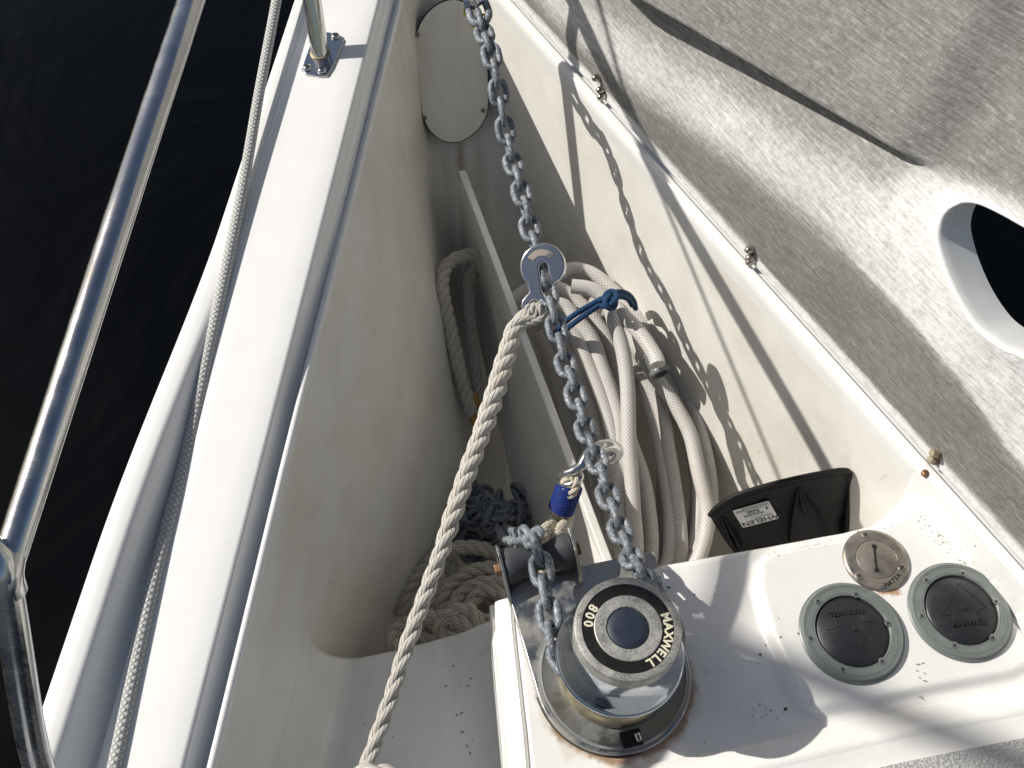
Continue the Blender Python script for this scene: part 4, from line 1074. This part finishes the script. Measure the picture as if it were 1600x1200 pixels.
SP_ = np.array([s[2] for s in surf]); cc_ = (SP_ - CP) @ R0; SPX = cc_[:, :2] / cc_[:, 2:] * 1700 + [800, 600]
def on_tub(px, py, lift=.002):
    k = int(np.argmin(np.hypot(SPX[:, 0] - px, SPX[:, 1] - py))); p = SP_[k]
    i, t, _ = surf[k]; i0, i1 = max(i - 2, 0), min(i + 2, NR - 1)
    n_ = unit(np.cross(tub_pt(i1, t) - tub_pt(i0, t), tub_pt(i, min(t + .05, 1)) - tub_pt(i, max(t - .05, 0))))
    if np.dot(n_, CP - p) < 0: n_ = -n_
    dist = np.dot(p - CP, n_) / np.dot(ray(px, py), n_)
    return CP + ray(px, py) * dist + n_ * lift, n_
for (a, b, w0) in (((1246, 760), (1233, 842), 1), ((1248, 760), (1294, 838), -1), ((1247, 763), (1254, 800), 0), ((1126, 806), (1156, 858), 1), ((1131, 806), (1158, 846), 0)):
    pa, na = on_tub(*a, .001); pb_, nb_ = on_tub(*b, .001); pm, nm_ = on_tub((a[0] + b[0]) / 2 - 3 * w0, (a[1] + b[1]) / 2, .001)
    c = [pa + na * .0015, (pa + pm) / 2 + nm_ * .0065, pm + nm_ * .009, pb_ + nb_ * .012]
    wv = unit(np.cross(pb_ - pa, nm_)) * .0012
    rows = [[p0 - n_ * .006 + wv * s for s in (-1, 1)] + [p + wv * s for s in (1, -1)] for p, p0, n_ in zip(c, (pa, (pa + pm) / 2, pm, pb_), (na, nm_, nm_, nb_))]
    v, f = grid(rows, closed_u=True); obj('gusset', mesh('gusset', v, f, False), M['black_tub'], tub)
# sticker: printed upside down from here
cr = [on_tub(*q, .0022)[0] for q in ((1145, 794), (1202, 778), (1214, 806), (1159, 821))]
stn = on_tub(1180, 800)[1]; cs = np.mean(cr, axis=0)
xs = unit((cr[0] - cr[1]) + (cr[3] - cr[2])); Fl = frame_z(stn, xs); lw = (np.linalg.norm(cr[0] - cr[1]) + np.linalg.norm(cr[3] - cr[2])) / 2; lh = (np.linalg.norm(cr[0] - cr[3]) + np.linalg.norm(cr[1] - cr[2])) / 2
def rr(w_, h_, r, n=5):
    o = []
    for cx, cy, a0 in ((w_ / 2 - r, h_ / 2 - r, 0), (-w_ / 2 + r, h_ / 2 - r, 90), (-w_ / 2 + r, -h_ / 2 + r, 180), (w_ / 2 - r, -h_ / 2 + r, 270)):
        o += [(cx + r * math.cos(math.radians(a0 + k * 90 / n)), cy + r * math.sin(math.radians(a0 + k * 90 / n))) for k in range(n + 1)]
    return o
cs = cs + stn * .0015
v, f = prism(rr(lw, lh, .002), -.0002, .0002, cs, Fl); stk = obj('sticker', mesh('sticker', v, f, False), M['paper'], tub)
def sp(x, y): return cs + Fl @ np.array([x * lw / 2, y * lh / 2, .0004])
mt = [xform(text_mesh('t', 'WHELEN', lh * .30, .00005, .00025), Fl, sp(-.12, .66))]
b = Bag(); r2 = random.Random(4)
x = -.45
while x < .62:
    w_ = r2.choice((.012, .02, .032)); b.add(*box(sp(x, -.08), (w_ * lw / 2, lh * .10, .0001), Fl)); x += w_ + r2.choice((.016, .026))
for yy, x0, x1 in ((.36, -.8, .1), (.22, -.75, .35), (-.66, -.92, .9), (-.78, -.92, .8), (-.90, -.9, .5)):
    x = x0
    while x < x1:
        w_ = r2.uniform(.03, .09); b.add(*box(sp(x + w_ / 2, yy), (w_ * lw / 2, lh * .028, .0001), Fl)); x += w_ + .025
b.add(*box(sp(.03, -.38), (lw * .34, lh * .15, .0001), Fl))
b.add(*box(sp(-.72, -.38), (lw * .05, lh * .14, .0001), Fl))
o = obj('print', b.mesh('print', False), M['ink'], stk); o['kind'] = 'stuff'
for m_ in mt: obj('maker_name', m_, M['ink'], stk)
me = xform(text_mesh('t', '\u25b2CAUTION', lh * .13, .00008, .0001), Fl, sp(.03, -.38) + stn * .0002); obj('warning', me, M['paper'], stk)

# --- heap of laid rope
rp = thing('anchor_rope', 'grimy three strand anchor rope heaped loosely on the chain in the locker bottom', 'rope', P(700, 960, -.42))
heap = [
    [(628, 960, -.44), (634, 930, -.43), (655, 895, -.42), (688, 866, -.41), (716, 856, -.405), (745, 856, -.405), (775, 866, -.41), (800, 885, -.42)],
    [(690, 955, -.40), (700, 922, -.395), (728, 898, -.39), (760, 888, -.385), (792, 892, -.385), (820, 905, -.39)],
    [(705, 960, -.385), (722, 928, -.38), (750, 912, -.375), (785, 912, -.375), (815, 925, -.38)],
    [(668, 985, -.41), (676, 945, -.41), (700, 915, -.415), (740, 905, -.415), (780, 905, -.41)],
    [(735, 945, -.37), (752, 925, -.365), (775, 925, -.36), (790, 940, -.365), (800, 965, -.37)],
    [(812, 962, -.33), (780, 968, -.335), (752, 975, -.335), (728, 990, -.335), (700, 994, -.34), (688, 980, -.335), (700, 962, -.325), (725, 952, -.318), (742, 962, -.318), (745, 980, -.325), (732, 998, -.335)],
    [(790, 982, -.325), (762, 990, -.328), (735, 980, -.322), (712, 966, -.325), (680, 965, -.345), (645, 972, -.355), (622, 982, -.36), (612, 996, -.36), (618, 1014, -.36), (640, 1026, -.36)],
    [(800, 985, -.34), (772, 1000, -.345), (740, 1012, -.35), (700, 1022, -.355), (660, 1030, -.36), (620, 1042, -.37)],
    [(640, 1000, -.41), (690, 1008, -.405), (740, 1000, -.40), (790, 990, -.40)],
    [(700, 880, -.43), (730, 930, -.43), (780, 950, -.42), (820, 950, -.42)],
]
for i, l in enumerate(heap):
    rope('turn', [P(q[0], q[1], q[2] + .045) for q in l], .0112, M['old_rope'], rp, lay=.055, step=.006)
b = Bag()
# --- rope bight behind the divider with its thimble
bt = thing('rope_bight', 'shaded loop of laid rope hung behind the divider with a yellow thimble below', 'rope', P(735, 640, -.40))
rope('bight', [P(*q) for q in ((762, 398, -.27), (738, 398, -.255), (714, 404, -.25), (699, 415, -.25), (692, 433, -.252), (692, 458, -.258), (700, 497, -.275), (710, 541, -.295), (720, 586, -.318), (730, 621, -.338), (738, 650, -.355))], .0112, M['old_rope'], bt, lay=.05)
rope('bight', [P(*q) for q in ((745, 415, -.31), (733, 440, -.315), (733, 480, -.325), (738, 535, -.345), (745, 590, -.36), (750, 640, -.375))], .0100, M['old_rope'], bt, lay=.05)
for k, (px, py) in enumerate(((742, 625), (740, 655))):
    c0_ = P(px, py, -.345 - .01 * k); v, f = box(c0_, (.010, .024, .016), frame_z(unit((.3, -.3, 1)), (.9, .25, 0))); o = obj('thimble', mesh('thimble', v, f, False), M['amber'], bt); bev(o, .004, 3)
# --- rigging out of the picture that throws shadows across lid, wall and tray
L_ = np.array(LDIR)
def back(p, h): t = (h - p[2]) / -L_[2]; return p - L_ * t
wn = unit(np.cross(HT, (-nH[0] * .11, -nH[1] * .11, -1)))
wo_ = LA - nH * .012
s1, s2 = PL(1030, 300, wo_, wn), PL(1215, 750, wo_, wn)
w1, w2 = back(s1, .80), back(s2, .78)
tag(tube('lifeline', [w1 + (w1 - w2) * 1.2, w1, w2, w2 + (w2 - w1) * .8], .0042, M['steel'], None, 10, .05), 'thin stainless lifeline wire stretched above the port rail', 'wire')
s1, s2 = P(1170, 1018, 0), P(1590, 1190, .005)
w1, w2 = back(s1, 2.3), back(s2, 2.7)
tag(tube('forestay', [w1 + (w1 - w2) * .6, w1, w2, w2 + (w2 - w1) * .3], .017, M['steel'], None, 12, .1), 'thick furled stay rising high above the deck', 'stay')

s1, s2 = P(1138, 850, 0), P(1098, 1002, 0)  # unseen line, added to cast the soft band on the tray
w1, w2 = back(s1, 2.4), back(s2, 2.5)
tag(tube('shadow_line', [w1 + (w1 - w2) * .25, w1, w2, w2 + (w2 - w1) * .2], .012, M['braid'], None, 10, .05), 'unseen line added high above the deck to cast a soft shadow', 'rope')

# --- grit and flakes on the low shelf and the tray
b = Bag(); b2 = Bag(); r3 = random.Random(11)
def flake(bag, p, n_, s):
    F_ = frame_z(n_, (r3.gauss(0, 1), r3.gauss(0, 1), .1)); k = r3.choice((4, 5, 6)); l = s * r3.uniform(.6, 1.8)
    bag.add(*prism([(l * math.cos(a) * r3.uniform(.6, 1), s * .6 * math.sin(a) * r3.uniform(.6, 1)) for a in np.arange(k) * 6.283 / k], 0, .0006, p, F_))
for k in range(70):
    px, py = r3.uniform(400, 775), r3.uniform(1050, 1195)
    if r3.random() < .5: px, py = r3.gauss(745, 28), r3.gauss(1075, 38)
    if px < 400 or px > 772 or py < 1030: continue
    flake(b, P(px, py, SH + .0005), UP, r3.choice((.0006, .0008, .001, .0016)))
tag(obj('shelf_grit', b.mesh('shelf_grit', False), M['debris']), 'dark grit and flakes scattered over the low shelf', 'grit')['kind'] = 'stuff'
for k in range(55):
    px, py = r3.uniform(1060, 1250), r3.uniform(900, 1150)
    if r3.random() < .3: px, py = r3.gauss(1200, 20), r3.gauss(1115, 14)
    p = P(px, py, BASE); 
    if np.hypot(*(p - WC)[:2]) < .088: continue
    p[2] = tray_h(p[:2]) + .0002; flake(b2, p, UP, r3.choice((.0004, .0004, .0005, .0006, .001)))
for px, py, s in ((1188, 1023, .0022), (1227, 1108, .0028), (1101, 1160, .0014), (1045, 918, .0016)):
    p = P(px, py, BASE); p[2] = tray_h(p[:2]) + .0003; flake(b2, p, UP, s)
tag(obj('tray_grit', b2.mesh('tray_grit', False), M['debris']), 'dark grit scattered over the white windlass tray', 'grit')['kind'] = 'stuff'

b3 = Bag()
for k in range(150):
    t = r3.random(); px, py = lerp(1438, 1585, t) + r3.gauss(0, 7), lerp(800, 955, t) + r3.gauss(0, 5)
    if r3.random() < .25: t = r3.random(); px, py = lerp(1200, 1400, t) + r3.gauss(0, 4), lerp(866, 815, t) + r3.gauss(0, 3)
    p = P(px, py, 0); p[2] = tray_h(p[:2]) + .00015; flake(b3, p, UP, r3.choice((.0005, .0006, .0008, .0013)))
for px, py, s in ((1441, 1083, .0034), (1447, 1062, .0020), (1436, 1036, .0016), (1443, 1034, .0014), (1434, 1046, .0015), (1446, 1050, .0016), (1438, 1057, .0013), (1337, 718, 0)):
    if s: p = P(px, py, 0); p[2] = tray_h(p[:2]) + .0003; flake(b3, p, UP, s)
tag(obj('chipped_gelcoat', b3.mesh('chipped_gelcoat', False), M['chip']), 'brownish grime and chips along the outer edge of the raised pad', 'grime')['kind'] = 'stuff'
